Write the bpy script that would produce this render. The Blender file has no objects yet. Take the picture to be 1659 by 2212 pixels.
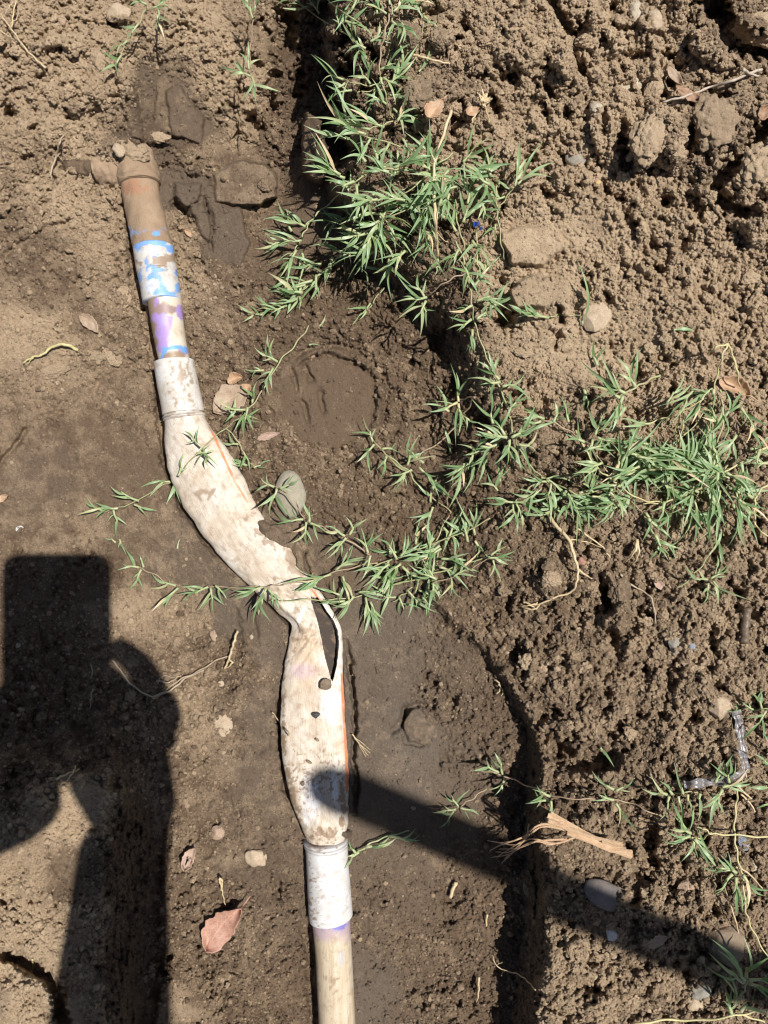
import bpy, math, random
import numpy as np
from mathutils import Vector, Matrix, noise as mnoise

sc = bpy.context.scene
C = sc.collection
S = 0.55 / 1659.0          # metres per picture unit on the trench floor
D = 0.551                  # height of the phone's lens above the trench floor
SUNV = Vector((0.373, 0.076, 1.0)).normalized()

# ---------------------------------------------------------------- camera
cam = bpy.data.cameras.new('camera')
cam.sensor_fit = 'VERTICAL'
cam.sensor_height = 24.0
cam.lens = 24.0 * D / (2212 * S)
cam.clip_start = 0.01
cam.clip_end = 100.0
camo = bpy.data.objects.new('camera', cam)
camo.location = (0, 0, D)
C.objects.link(camo)
sc.camera = camo

# ---------------------------------------------------------------- sky and sun
world = bpy.data.worlds.new('World')
sc.world = world
world.use_nodes = True
wn = world.node_tree.nodes
sky = wn.new('ShaderNodeTexSky')
sky.sky_type = 'NISHITA'
sky.sun_disc = False
sky.sun_elevation = math.asin(SUNV.z)
sky.sun_rotation = math.atan2(SUNV.x, SUNV.y)
wn['Background'].inputs['Strength'].default_value = 0.05
world.node_tree.links.new(sky.outputs[0], wn['Background'].inputs['Color'])
sun = bpy.data.lights.new('sun', 'SUN')
sun.energy = 5.0
sun.angle = math.radians(0.53)
sun.color = (1.0, 0.965, 0.91)
suno = bpy.data.objects.new('sun', sun)
suno.rotation_euler = SUNV.to_track_quat('Z', 'Y').to_euler()
suno.location = (1, 0.2, 3)
C.objects.link(suno)
sc.view_settings.view_transform = 'Standard'
sc.view_settings.look = 'None'
sc.view_settings.exposure = 0.22
sc.cycles.filter_width = 1.15
sc.view_settings.gamma = 1.0
sc.view_settings.use_curve_mapping = False

# ---------------------------------------------------------------- helpers
def P(u, v, z=0.0):
    """point at height z that is met by the sight line through picture spot (u, v)"""
    k = 1.0 - z / D
    return Vector(((u - 829.5) * S * k, (1106 - v) * S * k, z))

def hsh(ix, iy, s):
    n = (ix.astype(np.int64) * 374761393 + iy.astype(np.int64) * 668265263 + s * 974634777).astype(np.uint32)
    n = (n ^ (n >> np.uint32(13))) * np.uint32(1274126177)
    n = (n ^ (n >> np.uint32(15))) * np.uint32(2246822519)
    n = n ^ (n >> np.uint32(16))
    return n.astype(np.float32) / np.float32(4294967296.0)

def vnoise(x, y, s):
    ix = np.floor(x); iy = np.floor(y)
    fx = (x - ix).astype(np.float32); fy = (y - iy).astype(np.float32)
    ux = fx * fx * fx * (fx * (fx * 6 - 15) + 10); uy = fy * fy * fy * (fy * (fy * 6 - 15) + 10)
    ix = ix.astype(np.int64); iy = iy.astype(np.int64)
    def g(dx, dy):
        a = hsh(ix + dx, iy + dy, s) * 6.2831853
        return np.cos(a) * (fx - dx) + np.sin(a) * (fy - dy)
    a = g(0, 0); b = g(1, 0); c = g(0, 1); d = g(1, 1)
    return 1.5 * (a + (b - a) * ux + (c - a) * uy + (a - b - c + d) * ux * uy)

def fbm(x, y, s, octv=4, gain=0.5):
    t = 0; a = 1.0; f = 1.0
    for k in range(octv):
        t = t + a * vnoise(x * f + 17.3 * k, y * f - 9.1 * k, s + k)
        a *= gain; f *= 2.03
    return t

def clods(x, y, cell, s, rmin=0.35, rmax=0.75, prob=0.9, power=0.5):
    """rounded lumps of random size, squashed at random; returns height (same units as x) and a random id"""
    X = x / cell; Y = y / cell
    ix = np.floor(X).astype(np.int64); iy = np.floor(Y).astype(np.int64)
    best = np.zeros(X.shape, np.float32); bid = np.zeros(X.shape, np.float32)
    for dx in (-1, 0, 1):
        for dy in (-1, 0, 1):
            cx = ix + dx; cy = iy + dy
            jx = cx + hsh(cx, cy, s); jy = cy + hsh(cx, cy, s + 1)
            q = hsh(cx, cy, s + 2); r = rmin + (rmax - rmin) * q * q
            an = hsh(cx, cy, s + 3) * 3.1416; asp = 0.6 + 0.4 * hsh(cx, cy, s + 4)
            ca = np.cos(an); sa = np.sin(an)
            ex = (X - jx); ey = (Y - jy)
            a = (ex * ca + ey * sa) / r; b = (ey * ca - ex * sa) / (r * asp)
            h = np.maximum(0, 1 - a * a - b * b) ** power * r * asp
            idr = hsh(cx, cy, s + 5)
            h = np.where(idr < prob, h, 0)
            m = h > best
            best = np.where(m, h, best); bid = np.where(m, idr, bid)
    return best * cell, bid

def sstep(a, b, x):
    t = np.clip((x - a) / (b - a), 0, 1)
    return t * t * (3 - 2 * t)

def seg_dist(U, V, pts):
    """distance to a polyline and the fraction along it"""
    best = np.full(U.shape, 1e9, np.float32); tt = np.zeros(U.shape, np.float32)
    n = len(pts) - 1
    for i in range(n):
        ax, ay = pts[i]; bx, by = pts[i + 1]
        L2 = (bx - ax) ** 2 + (by - ay) ** 2
        t = np.clip(((U - ax) * (bx - ax) + (V - ay) * (by - ay)) / L2, 0, 1)
        d = np.hypot(U - ax - t * (bx - ax), V - ay - t * (by - ay))
        m = d < best
        best = np.where(m, d, best); tt = np.where(m, (i + t) / n, tt)
    return best, tt

def idw(ctrl, gu, gv, ncol, sm=70.0, power=2.0):
    out = np.zeros((ncol,) + gu.shape, np.float32); wsum = np.zeros(gu.shape, np.float32)
    for c in ctrl:
        d2 = (gu - c[0]) ** 2 + (gv - c[1]) ** 2
        w = 1.0 / (d2 + sm * sm) ** power * 1e8
        wsum += w
        for k in range(ncol):
            out[k] += w * c[2 + k]
    return out / wsum

def tag(o, label=None, cat=None, group=None, kind=None):
    if label: o['label'] = label
    if cat: o['category'] = cat
    if group: o['group'] = group
    if kind: o['kind'] = kind
    return o

def mesh_obj(name, me, mat=None, parent=None):
    o = bpy.data.objects.new(name, me)
    if mat is not None and not me.materials: me.materials.append(mat)
    C.objects.link(o)
    if parent is not None: o.parent = parent
    return o

def empty(name, loc=(0, 0, 0)):
    o = bpy.data.objects.new(name, None)
    o.empty_display_size = 0.01
    o.location = loc
    C.objects.link(o)
    return o

def pymesh(name, vs, fs, smooth=True):
    me = bpy.data.meshes.new(name)
    me.from_pydata([tuple(v) for v in vs], [], fs)
    if smooth: me.polygons.foreach_set('use_smooth', [True] * len(me.polygons))
    me.update()
    return me

def catmull(pts, n):
    """dense smooth curve through the points (any dimension)"""
    p = [np.array(q, float) for q in pts]
    p = [2 * p[0] - p[1]] + p + [2 * p[-1] - p[-2]]
    out = []
    for i in range(1, len(p) - 2):
        for k in range(n):
            t = k / n
            a, b, c, d = p[i - 1], p[i], p[i + 1], p[i + 2]
            out.append(0.5 * ((2 * b) + (c - a) * t + (2 * a - 5 * b + 4 * c - d) * t * t + (3 * b - a - 3 * c + d) * t ** 3))
    out.append(p[-2])
    return out

# ---------------------------------------------------------------- materials
def nd(nt, kind, **kw):
    n = nt.nodes.new(kind)
    for k, v in kw.items():
        if k in n.inputs.keys(): n.inputs[k].default_value = v
        else: setattr(n, k, v)
    return n

def newmat(name):
    m = bpy.data.materials.new(name); m.use_nodes = True
    nt = m.node_tree
    return m, nt, nt.nodes['Principled BSDF']

def mixc(nt, fac, a, b, blend='MIX'):
    n = nt.nodes.new('ShaderNodeMix'); n.data_type = 'RGBA'; n.blend_type = blend
    for sock, val in ((n.inputs['Factor'], fac), (n.inputs['A'], a), (n.inputs['B'], b)):
        if isinstance(val, bpy.types.NodeSocket): nt.links.new(val, sock)
        elif isinstance(val, (int, float)): sock.default_value = val
        else: sock.default_value = (*val, 1)
    return n.outputs['Result']

# 'Factor' etc. exist several times on the Mix node: pick the enabled ones
def _mixc(nt, fac, a, b, blend='MIX'):
    n = nt.nodes.new('ShaderNodeMix'); n.data_type = 'RGBA'; n.blend_type = blend
    for sock, val in ((n.inputs[0], fac), (n.inputs[6], a), (n.inputs[7], b)):
        if isinstance(val, bpy.types.NodeSocket): nt.links.new(val, sock)
        elif isinstance(val, (int, float)): sock.default_value = val
        else: sock.default_value = (*val, 1)
    return n.outputs[2]
mixc = _mixc

def math_(nt, op, a, b=None, clamp=False):
    n = nt.nodes.new('ShaderNodeMath'); n.operation = op; n.use_clamp = clamp
    for i, val in enumerate((a, b)):
        if val is None: continue
        if isinstance(val, bpy.types.NodeSocket): nt.links.new(val, n.inputs[i])
        else: n.inputs[i].default_value = val
    return n.outputs[0]

def noise_(nt, scale, detail=4, rough=0.55, vec=None, dist=0.0):
    n = nd(nt, 'ShaderNodeTexNoise', Scale=scale, Detail=detail, Roughness=rough, Distortion=dist)
    if vec is not None: nt.links.new(vec, n.inputs['Vector'])
    return n.outputs['Fac']

def ramp_(nt, fac, stops):
    n = nt.nodes.new('ShaderNodeValToRGB')
    nt.links.new(fac, n.inputs[0])
    el = n.color_ramp.elements
    while len(el) < len(stops): el.new(0.5)
    for e, (p, c) in zip(el, stops):
        e.position = p; e.color = (*c, 1) if len(c) == 3 else c
    return n.outputs[0]

def maprange(nt, val, a, b, c=0.0, d=1.0):
    n = nt.nodes.new('ShaderNodeMapRange'); nt.links.new(val, n.inputs[0])
    n.inputs[1].default_value = a; n.inputs[2].default_value = b
    n.inputs[3].default_value = c; n.inputs[4].default_value = d
    return n.outputs[0]

def geopos(nt):
    return nt.nodes.new('ShaderNodeNewGeometry').outputs['Position']

DRY = (0.505, 0.380, 0.250)
DRY2 = (0.385, 0.280, 0.180)
WET = (0.140, 0.092, 0.056)
WETG = (0.140, 0.108, 0.080)

def soil_material(name, from_attr=True, moist=0.3, inst=False):
    m, nt, bs = newmat(name)
    pos = geopos(nt)
    if from_attr:
        at = nd(nt, 'ShaderNodeAttribute', attribute_name='soil')
        if inst: at.attribute_type = 'INSTANCER'
        sp = nt.nodes.new('ShaderNodeSeparateColor'); nt.links.new(at.outputs['Color'], sp.inputs[0])
        mo, gr = sp.outputs[0], sp.outputs[1]
    else:
        v = nt.nodes.new('ShaderNodeValue'); v.outputs[0].default_value = moist; mo = v.outputs[0]
        v2 = nt.nodes.new('ShaderNodeValue'); v2.outputs[0].default_value = 0.1; gr = v2.outputs[0]
    n1 = noise_(nt, 90, 5, 0.6, pos); n2 = noise_(nt, 700, 4, 0.65, pos); n3 = noise_(nt, 2600, 2, 0.6, pos)
    mm = math_(nt, 'ADD', mo, math_(nt, 'MULTIPLY', math_(nt, 'SUBTRACT', n1, 0.5), 0.85))
    n0 = noise_(nt, 26, 5, 0.65, pos, .4)
    mm = math_(nt, 'ADD', mm, math_(nt, 'MULTIPLY', math_(nt, 'SUBTRACT', n0, 0.5), 0.55))
    mm = math_(nt, 'ADD', mm, math_(nt, 'MULTIPLY', math_(nt, 'SUBTRACT', n2, 0.5), 0.5), clamp=True)
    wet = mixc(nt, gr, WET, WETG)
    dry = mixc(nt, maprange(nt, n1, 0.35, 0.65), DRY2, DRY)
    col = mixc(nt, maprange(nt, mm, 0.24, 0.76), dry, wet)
    # grain to grain variation
    col = mixc(nt, 1.0, col, ramp_(nt, n3, [(0.3, (0.62, 0.62, 0.62)), (0.7, (1.32, 1.32, 1.32))]), 'MULTIPLY')
    # pale grit and a few dark grains
    vo = nd(nt, 'ShaderNodeTexVoronoi', Scale=620.0); nt.links.new(pos, vo.inputs['Vector'])
    vs = nt.nodes.new('ShaderNodeSeparateColor'); nt.links.new(vo.outputs['Color'], vs.inputs[0])
    near = math_(nt, 'LESS_THAN', vo.outputs['Distance'], 0.33)
    pale = math_(nt, 'MULTIPLY', near, math_(nt, 'GREATER_THAN', vs.outputs[0], 0.90))
    dark = math_(nt, 'MULTIPLY', near, math_(nt, 'LESS_THAN', vs.outputs[0], 0.05))
    col = mixc(nt, math_(nt, 'MULTIPLY', pale, math_(nt, 'SUBTRACT', 0.55, math_(nt, 'MULTIPLY', mm, 0.35))), col, (0.42, 0.34, 0.25))
    col = mixc(nt, math_(nt, 'MULTIPLY', dark, 0.6), col, (0.06, 0.05, 0.045))
    nt.links.new(col, bs.inputs['Base Color'])
    nt.links.new(maprange(nt, mm, 0.3, 0.95, 0.95, 0.50), bs.inputs['Roughness'])
    bs.inputs['Specular IOR Level'].default_value = 0.35
    h = math_(nt, 'ADD', math_(nt, 'MULTIPLY', n2, 0.6), math_(nt, 'MULTIPLY', n3, 0.35))
    h = math_(nt, 'ADD', h, math_(nt, 'MULTIPLY', near, math_(nt, 'MULTIPLY', vs.outputs[0], 0.15)))
    bp = nd(nt, 'ShaderNodeBump', Strength=1.0, Distance=0.0017)
    nt.links.new(h, bp.inputs['Height']); nt.links.new(bp.outputs[0], bs.inputs['Normal'])
    return m

M_SOIL = soil_material('soil')
M_SOILI = soil_material('soil_crumb', True, .3, True)
# ================================================================ the ground
# control spots: u, v, moisture (with some painted shade) 0..1, roughness 0..1, grey 0..1
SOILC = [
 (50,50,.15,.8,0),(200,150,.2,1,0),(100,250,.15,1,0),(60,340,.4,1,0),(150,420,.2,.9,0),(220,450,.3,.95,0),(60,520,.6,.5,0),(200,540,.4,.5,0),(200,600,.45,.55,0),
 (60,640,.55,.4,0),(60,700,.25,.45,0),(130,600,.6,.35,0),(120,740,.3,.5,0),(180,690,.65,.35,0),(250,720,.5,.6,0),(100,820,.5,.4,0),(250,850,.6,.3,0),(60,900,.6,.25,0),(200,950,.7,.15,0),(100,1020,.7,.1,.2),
 (250,1050,.7,.12,.1),(150,1150,.6,.25,0),(300,1150,.65,.15,.1),(100,1300,.78,.5,0),(200,1250,.75,.4,0),(400,1200,.7,.15,.4),(500,1330,.75,.08,.7),(580,1400,.75,.1,.6),(380,1350,.42,.5,0),(290,1330,.4,.5,0),(300,1500,.6,.7,0),  # leftmost spots below the phone set wetter to deepen its shadow
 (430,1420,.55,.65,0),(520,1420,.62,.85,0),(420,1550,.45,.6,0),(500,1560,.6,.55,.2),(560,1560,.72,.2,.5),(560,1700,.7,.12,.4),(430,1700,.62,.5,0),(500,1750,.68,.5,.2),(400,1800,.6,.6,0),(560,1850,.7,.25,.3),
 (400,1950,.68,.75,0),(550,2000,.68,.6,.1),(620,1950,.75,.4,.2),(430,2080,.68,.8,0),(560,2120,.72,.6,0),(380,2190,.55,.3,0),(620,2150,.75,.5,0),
 (60,1600,.75,.8,0),(200,1600,.75,.7,0),(100,1450,.78,.7,0),(250,1400,.6,.5,0),(60,1900,.3,.6,0),(170,1760,.15,.5,0),(130,1900,.75,.25,0),(180,1990,.35,.6,0),(60,2000,.22,.6,0),(50,2160,.18,.5,0),(150,2180,.3,.4,0),(290,1850,.75,.7,0),(290,2050,.75,.7,0),  # first spots: damp soil darkened further to deepen the phone's shadow
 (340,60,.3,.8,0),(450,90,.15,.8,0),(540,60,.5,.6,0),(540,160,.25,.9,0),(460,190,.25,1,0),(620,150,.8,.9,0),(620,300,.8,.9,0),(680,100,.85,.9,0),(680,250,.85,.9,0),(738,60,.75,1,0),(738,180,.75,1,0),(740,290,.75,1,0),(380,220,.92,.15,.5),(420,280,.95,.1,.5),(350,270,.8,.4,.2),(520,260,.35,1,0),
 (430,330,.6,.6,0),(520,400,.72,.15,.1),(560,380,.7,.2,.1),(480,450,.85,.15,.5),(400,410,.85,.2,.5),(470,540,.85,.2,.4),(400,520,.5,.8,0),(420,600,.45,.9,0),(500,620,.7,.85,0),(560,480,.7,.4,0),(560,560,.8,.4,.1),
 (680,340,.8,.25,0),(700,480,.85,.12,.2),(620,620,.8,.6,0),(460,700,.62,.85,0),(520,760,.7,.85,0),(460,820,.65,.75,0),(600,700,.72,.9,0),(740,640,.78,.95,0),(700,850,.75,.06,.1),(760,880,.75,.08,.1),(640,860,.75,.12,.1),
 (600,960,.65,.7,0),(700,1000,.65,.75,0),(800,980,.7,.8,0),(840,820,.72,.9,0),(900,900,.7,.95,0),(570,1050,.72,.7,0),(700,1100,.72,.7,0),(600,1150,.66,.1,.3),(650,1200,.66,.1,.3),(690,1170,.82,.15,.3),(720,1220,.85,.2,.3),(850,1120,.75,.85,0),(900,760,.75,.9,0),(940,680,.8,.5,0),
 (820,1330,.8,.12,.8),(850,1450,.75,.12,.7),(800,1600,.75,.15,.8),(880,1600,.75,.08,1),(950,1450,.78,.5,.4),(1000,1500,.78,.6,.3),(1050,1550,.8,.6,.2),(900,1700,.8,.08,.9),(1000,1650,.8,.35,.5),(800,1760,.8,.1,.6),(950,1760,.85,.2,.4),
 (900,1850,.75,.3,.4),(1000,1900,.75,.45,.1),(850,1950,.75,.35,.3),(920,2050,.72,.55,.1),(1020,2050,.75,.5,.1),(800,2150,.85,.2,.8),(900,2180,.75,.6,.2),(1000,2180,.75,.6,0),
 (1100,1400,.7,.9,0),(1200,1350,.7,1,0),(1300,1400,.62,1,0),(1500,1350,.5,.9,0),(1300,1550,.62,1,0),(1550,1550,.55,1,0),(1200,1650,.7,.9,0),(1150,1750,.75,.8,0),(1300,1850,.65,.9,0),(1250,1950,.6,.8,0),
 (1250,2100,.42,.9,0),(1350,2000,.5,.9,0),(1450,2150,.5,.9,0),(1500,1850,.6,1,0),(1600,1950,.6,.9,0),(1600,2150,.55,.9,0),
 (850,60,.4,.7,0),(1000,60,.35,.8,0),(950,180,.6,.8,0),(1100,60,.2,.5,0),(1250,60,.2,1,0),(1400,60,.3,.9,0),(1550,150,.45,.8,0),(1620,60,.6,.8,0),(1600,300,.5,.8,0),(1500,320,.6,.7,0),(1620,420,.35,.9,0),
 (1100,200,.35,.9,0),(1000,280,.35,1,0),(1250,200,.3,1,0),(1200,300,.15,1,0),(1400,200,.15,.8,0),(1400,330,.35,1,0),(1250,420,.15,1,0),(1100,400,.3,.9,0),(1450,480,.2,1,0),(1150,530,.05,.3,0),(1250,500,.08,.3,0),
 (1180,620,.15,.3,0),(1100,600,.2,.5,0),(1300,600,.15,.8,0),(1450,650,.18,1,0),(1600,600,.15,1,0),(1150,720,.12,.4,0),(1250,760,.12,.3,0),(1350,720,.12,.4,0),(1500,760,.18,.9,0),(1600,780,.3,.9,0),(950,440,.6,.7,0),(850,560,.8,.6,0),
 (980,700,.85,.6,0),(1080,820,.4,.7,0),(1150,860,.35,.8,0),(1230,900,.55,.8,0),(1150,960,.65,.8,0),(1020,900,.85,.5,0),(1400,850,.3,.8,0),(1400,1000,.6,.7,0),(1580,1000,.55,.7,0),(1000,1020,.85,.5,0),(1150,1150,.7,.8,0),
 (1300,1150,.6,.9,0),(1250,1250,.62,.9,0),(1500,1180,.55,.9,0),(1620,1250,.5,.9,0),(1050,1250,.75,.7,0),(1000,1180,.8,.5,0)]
# control spots of the trench floor and pit: u, v, height in mm
FLOORC = [
 (50,50,18),(200,150,14),(100,300,13),(200,450,5),(100,450,8),(60,600,4),(200,700,2),(60,760,4),(150,950,-2),(250,1100,-3),(60,1150,-1),(100,1400,0),(300,1300,-3),(450,1450,-3),(450,1800,-4),(400,2100,-5),(550,2000,-6),(590,1600,-5),(350,700,-6),(350,1000,-6),
 (330,60,0),(450,90,-3),(560,100,-14),(380,230,-20),(450,260,-20),(500,150,-8),(570,330,-48),(600,390,-48),(620,200,-60),(680,80,-72),(610,70,-55),(600,150,-50),(590,250,-44),(690,180,-74),(690,300,-56),(640,60,-64),(650,0,-60),(700,-60,-60),(690,400,-22),(560,180,-16),(500,420,-14),(440,350,-8),(560,500,-14),(480,560,-8),(600,600,-12),(680,420,-12),(700,560,-18),(550,700,-7),(430,640,-6),(460,800,-7),(620,850,-7),(740,850,-9),(700,1000,-4),
 (820,1050,-3),(880,900,-10),(760,1150,4),(660,1130,5),(610,1120,6),(600,1050,0),(850,1350,1),(900,1600,-4),(850,1800,-4),(900,2000,-6),(1000,2100,-8),(800,2150,-7),(1000,1300,2),(500,1330,0),(550,1380,2),(600,1450,-4),(660,1230,6),(700,1240,4),(790,1400,0),(780,1600,-3),(1050,1800,-3),(1080,1500,0),
 (850,700,-16),(900,600,-16),(800,450,-12),(800,1250,2),(240,330,6),(170,370,-4),(130,350,0)]
# control spots of the undug soil on the right
HIGHC = [
 (700,60,52),(900,100,60),(750,300,46),(1200,100,65),(1500,100,68),(1620,330,84),(1640,60,60),(1000,300,60),(1200,400,58),(1200,650,52),(1500,650,55),(950,450,48),(900,600,30),(1050,700,40),(1100,900,28),(1300,900,40),(1550,900,45),(1400,1050,36),
 (1000,950,10),(1100,1100,18),(1200,1250,24),(1020,1320,8),(1080,1400,14),(1150,1450,24),(1200,1530,30),(1300,1400,32),(1550,1400,42),(1250,1600,35),(1500,1700,45),(1200,1850,48),(1250,2100,53),(1500,2000,50),(1600,2150,50),(1480,300,70),(1400,400,60)]
EDGE_V = [-3000,-200,0,150,300,380,430,500,560,640,720,800,900,960,1010,1080,1160,1260,1305,1368,1440,1510,1575,1640,1750,1850,2000,2120,2400,9000]
EDGE_U = [735,735,738,742,735,738,752,790,830,900,985,1020,1020,1010,975,1000,1015,965,935,1010,1068,1116,1150,1160,1150,1156,1160,1150,1120,1100]
EDGE_W = [26,26,26,26,26,30,40,60,60,55,50,48,46,50,60,90,110,90,10,12,14,16,18,22,26,30,36,40,40,40]

# (points, width, depth mm, shape)  negative depth = ridge
GROOVES = [
 ([(620,20),(610,80),(625,130)],20,24),([(600,150),(575,200),(590,250)],16,18),([(650,150),(640,210)],16,20),([(560,40),(570,70)],14,14),([(545,120),(560,150)],10,12),([(1000,40),(1015,80)],9,14),([(1060,210),(1075,250)],9,12),([(1180,180),(1200,215)],10,14),([(1440,120),(1470,150)],12,16),([(1500,430),(1520,470)],12,12),([(1440,420),(1450,450)],9,10),([(960,700),(940,760)],14,12),([(985,820),(960,860)],14,12),
 ([(0,1000),(30,962),(62,925)],5,7), ([(62,925),(200,830),(330,768)],9,1.8), ([(190,860),(215,815)],7,3),
 ([(752,1385),(762,1480),(764,1560),(768,1680),(765,1760)],6,9), ([(655,1190),(662,1215),(672,1240)],4,7), ([(1175-3*170,1106+10),(660,1200)],3,3),
 ([(445,425),(452,490),(462,545)],3.5,6), ([(462,520),(490,522),(492,560)],3,5), ([(375,440),(400,462),(412,490)],9,10),([(355,230),(372,300)],5,8),
 ([(1130,-40),(1195,0),(1235,75),(1260,150),(1275,175)],10,16), ([(1530,-60),(1545,20),(1600,95),(1659,105),(1720,120)],26,42),
 ([(1690,260),(1640,290),(1600,340),(1545,395)],17,34), ([(1535,400),(1570,445),(1620,460)],14,24), ([(1304,225),(1308,300)],9,12),([(1340,260),(1345,345),(1360,380)],10,16),
 ([(1385,160),(1392,200)],9,14),([(1500,270),(1480,350)],9,12),([(1320,55),(1370,60)],8,12),([(1100,130),(1115,180)],12,8),
 ([(929,1480),(938,1470)],9,9), ([(925,1452),(920,1475)],6,6), ([(983,1500),(985,1515)],6,5),
 ([(845,1585),(868,1560),(880,1528)],8,6),
 ([(1060,1380),(1075,1400)],7,6),([(1300,1260),(1320,1330)],16,22),([(1318,1350),(1328,1400)],9,12),([(1095,1295),(1110,1305)],14,7),
 ([(1190,1600),(1240,1650),(1330,1640)],22,26),([(1330,1580),(1345,1560)],12,12),([(1200,1690),(1280,1700)],12,10),
 ([(1330,1600),(1300,1570)],8,9),([(1410,1790),(1400,1850),(1420,1880)],14,16),([(1380,1870),(1370,1960)],12,12),
 ([(0,2060),(55,2080),(100,2108),(125,2150),(140,2230)],14,28),([(0,1925),(15,1960)],6,8),([(345,2060),(360,2110)],16,18),([(452,2080),(452,2090)],9,8),
 ([(330,2120),(310,2230)],16,12),([(372,1750),(340,1900),(330,2050)],10,5),
 ([(600,1900),(603,1950)],7,7),([(620,1955),(635,1970)],8,6),([(385,1935),(412,1925)],7,6),([(465,1770),(470,1790)],6,5),([(370,1960),(425,1950)],5,4),
 ([(530,1875),(545,1850)],6,3),([(420,1395),(445,1385),(460,1375)],5,6),([(495,1492),(510,1480)],7,6),([(340,1440),(400,1455),(440,1440)],5,3),
 ([(655,785),(675,828)],6,4.5),([(628,795),(640,845)],6,3.8),([(693,845),(698,892)],6,4.5),([(648,860),(668,915)],6,3.8),
 ([(1085,680),(1100,700)],20,20),([(1205,655),(1210,700)],6,10),([(1030,930),(1060,915)],28,24),([(960,960),(990,960)],20,14),
 ([(1195,720),(1215,745)],14,8),([(20,225),(30,255)],12,12),([(100,110),(140,110)],9,7),([(230,50),(270,46)],9,10),([(15,240),(35,250)],12,8),
 ([(405,1630-560),(450,1130),(500,1190)],4,0),([(265,430),(285,520),(300,640),(330,760),(350,920),(358,1000),(400,1095),(450,1165),(505,1232)],11,9),
 ([(612,1480),(604,1560),(612,1650),(628,1740)],8,8),([(660,1990),(672,2100),(680,2260)],12,9),([(0,560),(90,500),(150,480)],7,4),
 ([(540,250),(560,290)],16,16),([(880,780),(900,800)],18,8),([(820,660),(850,690)],14,8),([(760,1010),(800,1020)],10,6),
 ([(540,1300),(560,1390)],8,3),([(505,1310),(515,1370)],9,3),([(690,1130),(740,1180)],4,4),([(870,1570),(880,1540),(910,1522),(935,1530)],6,7),([(868,1570),(880,1600),(915,1612)],5,4),
 ([(450,1010),(460,1000)],6,4),([(1150,1760),(1165,1990)],5,8)]
MOUNDS = [ # u, v, radius u, radius v, angle, height mm
 (1560,90,70,60,0,14),(1620,70,60,40,0,16),(1440,300,55,75,20,14),(1390,310,30,60,0,10),(1300,270,22,60,0,8),(1330,1330,34,40,0,16),(1470,250,60,30,0,6),(1190,1780,30,20,0,4),
 (1190,1245,40,45,0,8),(1090,330,40,35,0,6),(960,90,24,24,0,10),(875,75,28,34,0,12),(930,200,50,40,0,8),(1340,60,30,35,0,8),(1400,45,20,25,0,8),(170,200,70,45,0,6),(130,95,60,30,0,6),
 (255,35,26,22,0,10),(1210,640,60,40,0,5),(1345,815,35,25,0,5),(1140,960,60,60,0,8),(960,1200,40,25,0,4),(592,1152,40,20,-42,5),(648,1208,34,14,-52,5),(572,1136,16,12,0,5),(1380,1950,60,60,0,8),
 (400,235,50,70,0,2),(60,2160,70,60,0,10),(700,880,110,110,0,0),(280,230,22,110,12,8),(490,420,60,60,0,3),(330,290,50,20,0,9),(262,322,56,34,20,14),(735,1800,30,14,0,11),
 (1290,1780,40,30,0,6),(1230,130,40,60,30,6),(1120,100,50,80,10,6),(760,1660,0.1,0.1,0,0)]

def axis_coords(lo, hi, step, far):
    """even steps inside the picture, coarser beyond it"""
    core = list(np.arange(lo, hi + 1e-3, step))
    def out():
        g = step; d = 0; r = []
        while d < far:
            g = min(g * 1.035, 9) if d < 620 else g * 1.15
            d += g; r.append(d)
        return r
    o_ = out()
    return np.array([lo - d for d in o_[::-1]] + core + [core[-1] + d for d in o_])

GU = axis_coords(-20, 1680, 2.5, 12000)
GV = axis_coords(-20, 2232, 2.5, 12000)
U, V = np.meshgrid(GU, GV)
U = U.astype(np.float32); V = V.astype(np.float32)

cu = np.arange(-660, 2330, 14.0); cv = np.arange(-660, 2880, 14.0)
CU, CV = np.meshgrid(cu, cv)
def up(f):
    """coarse field -> all vertices"""
    fx = np.clip((GU - cu[0]) / 14.0, 0, len(cu) - 1.001); fy = np.clip((GV - cv[0]) / 14.0, 0, len(cv) - 1.001)
    ix = fx.astype(int); iy = fy.astype(int); tx = (fx - ix)[None, :]; ty = (fy - iy)[:, None]
    A = f[np.ix_(iy, ix)]; B = f[np.ix_(iy, ix + 1)]; Cc = f[np.ix_(iy + 1, ix)]; Dd = f[np.ix_(iy + 1, ix + 1)]
    return ((A * (1 - tx) + B * tx) * (1 - ty) + (Cc * (1 - tx) + Dd * tx) * ty).astype(np.float32)

wob = fbm(U / 60, V / 60, 3, 3) * 16
wobv = fbm(U / 60 + 40, V / 60, 7, 3) * 16
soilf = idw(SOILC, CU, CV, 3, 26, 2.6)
def up_w(f):
    """same, looked up at a wobbled place so that patches get ragged outlines"""
    x = U + wob * 1.3; y = V + wobv * 1.3
    fx = np.clip((x - cu[0]) / 14.0, 0, len(cu) - 1.001); fy = np.clip((y - cv[0]) / 14.0, 0, len(cv) - 1.001)
    ix = fx.astype(int); iy = fy.astype(int); tx = fx - ix; ty = fy - iy
    return ((f[iy, ix] * (1 - tx) + f[iy, ix + 1] * tx) * (1 - ty) + (f[iy + 1, ix] * (1 - tx) + f[iy + 1, ix + 1] * tx) * ty).astype(np.float32)
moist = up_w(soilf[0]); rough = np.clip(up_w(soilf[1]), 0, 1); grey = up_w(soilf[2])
Hf = up(idw(FLOORC, CU, CV, 1, 45, 1.6)[0])
Hh = up(idw(HIGHC, CU, CV, 1, 70, 1.5)[0])

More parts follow.
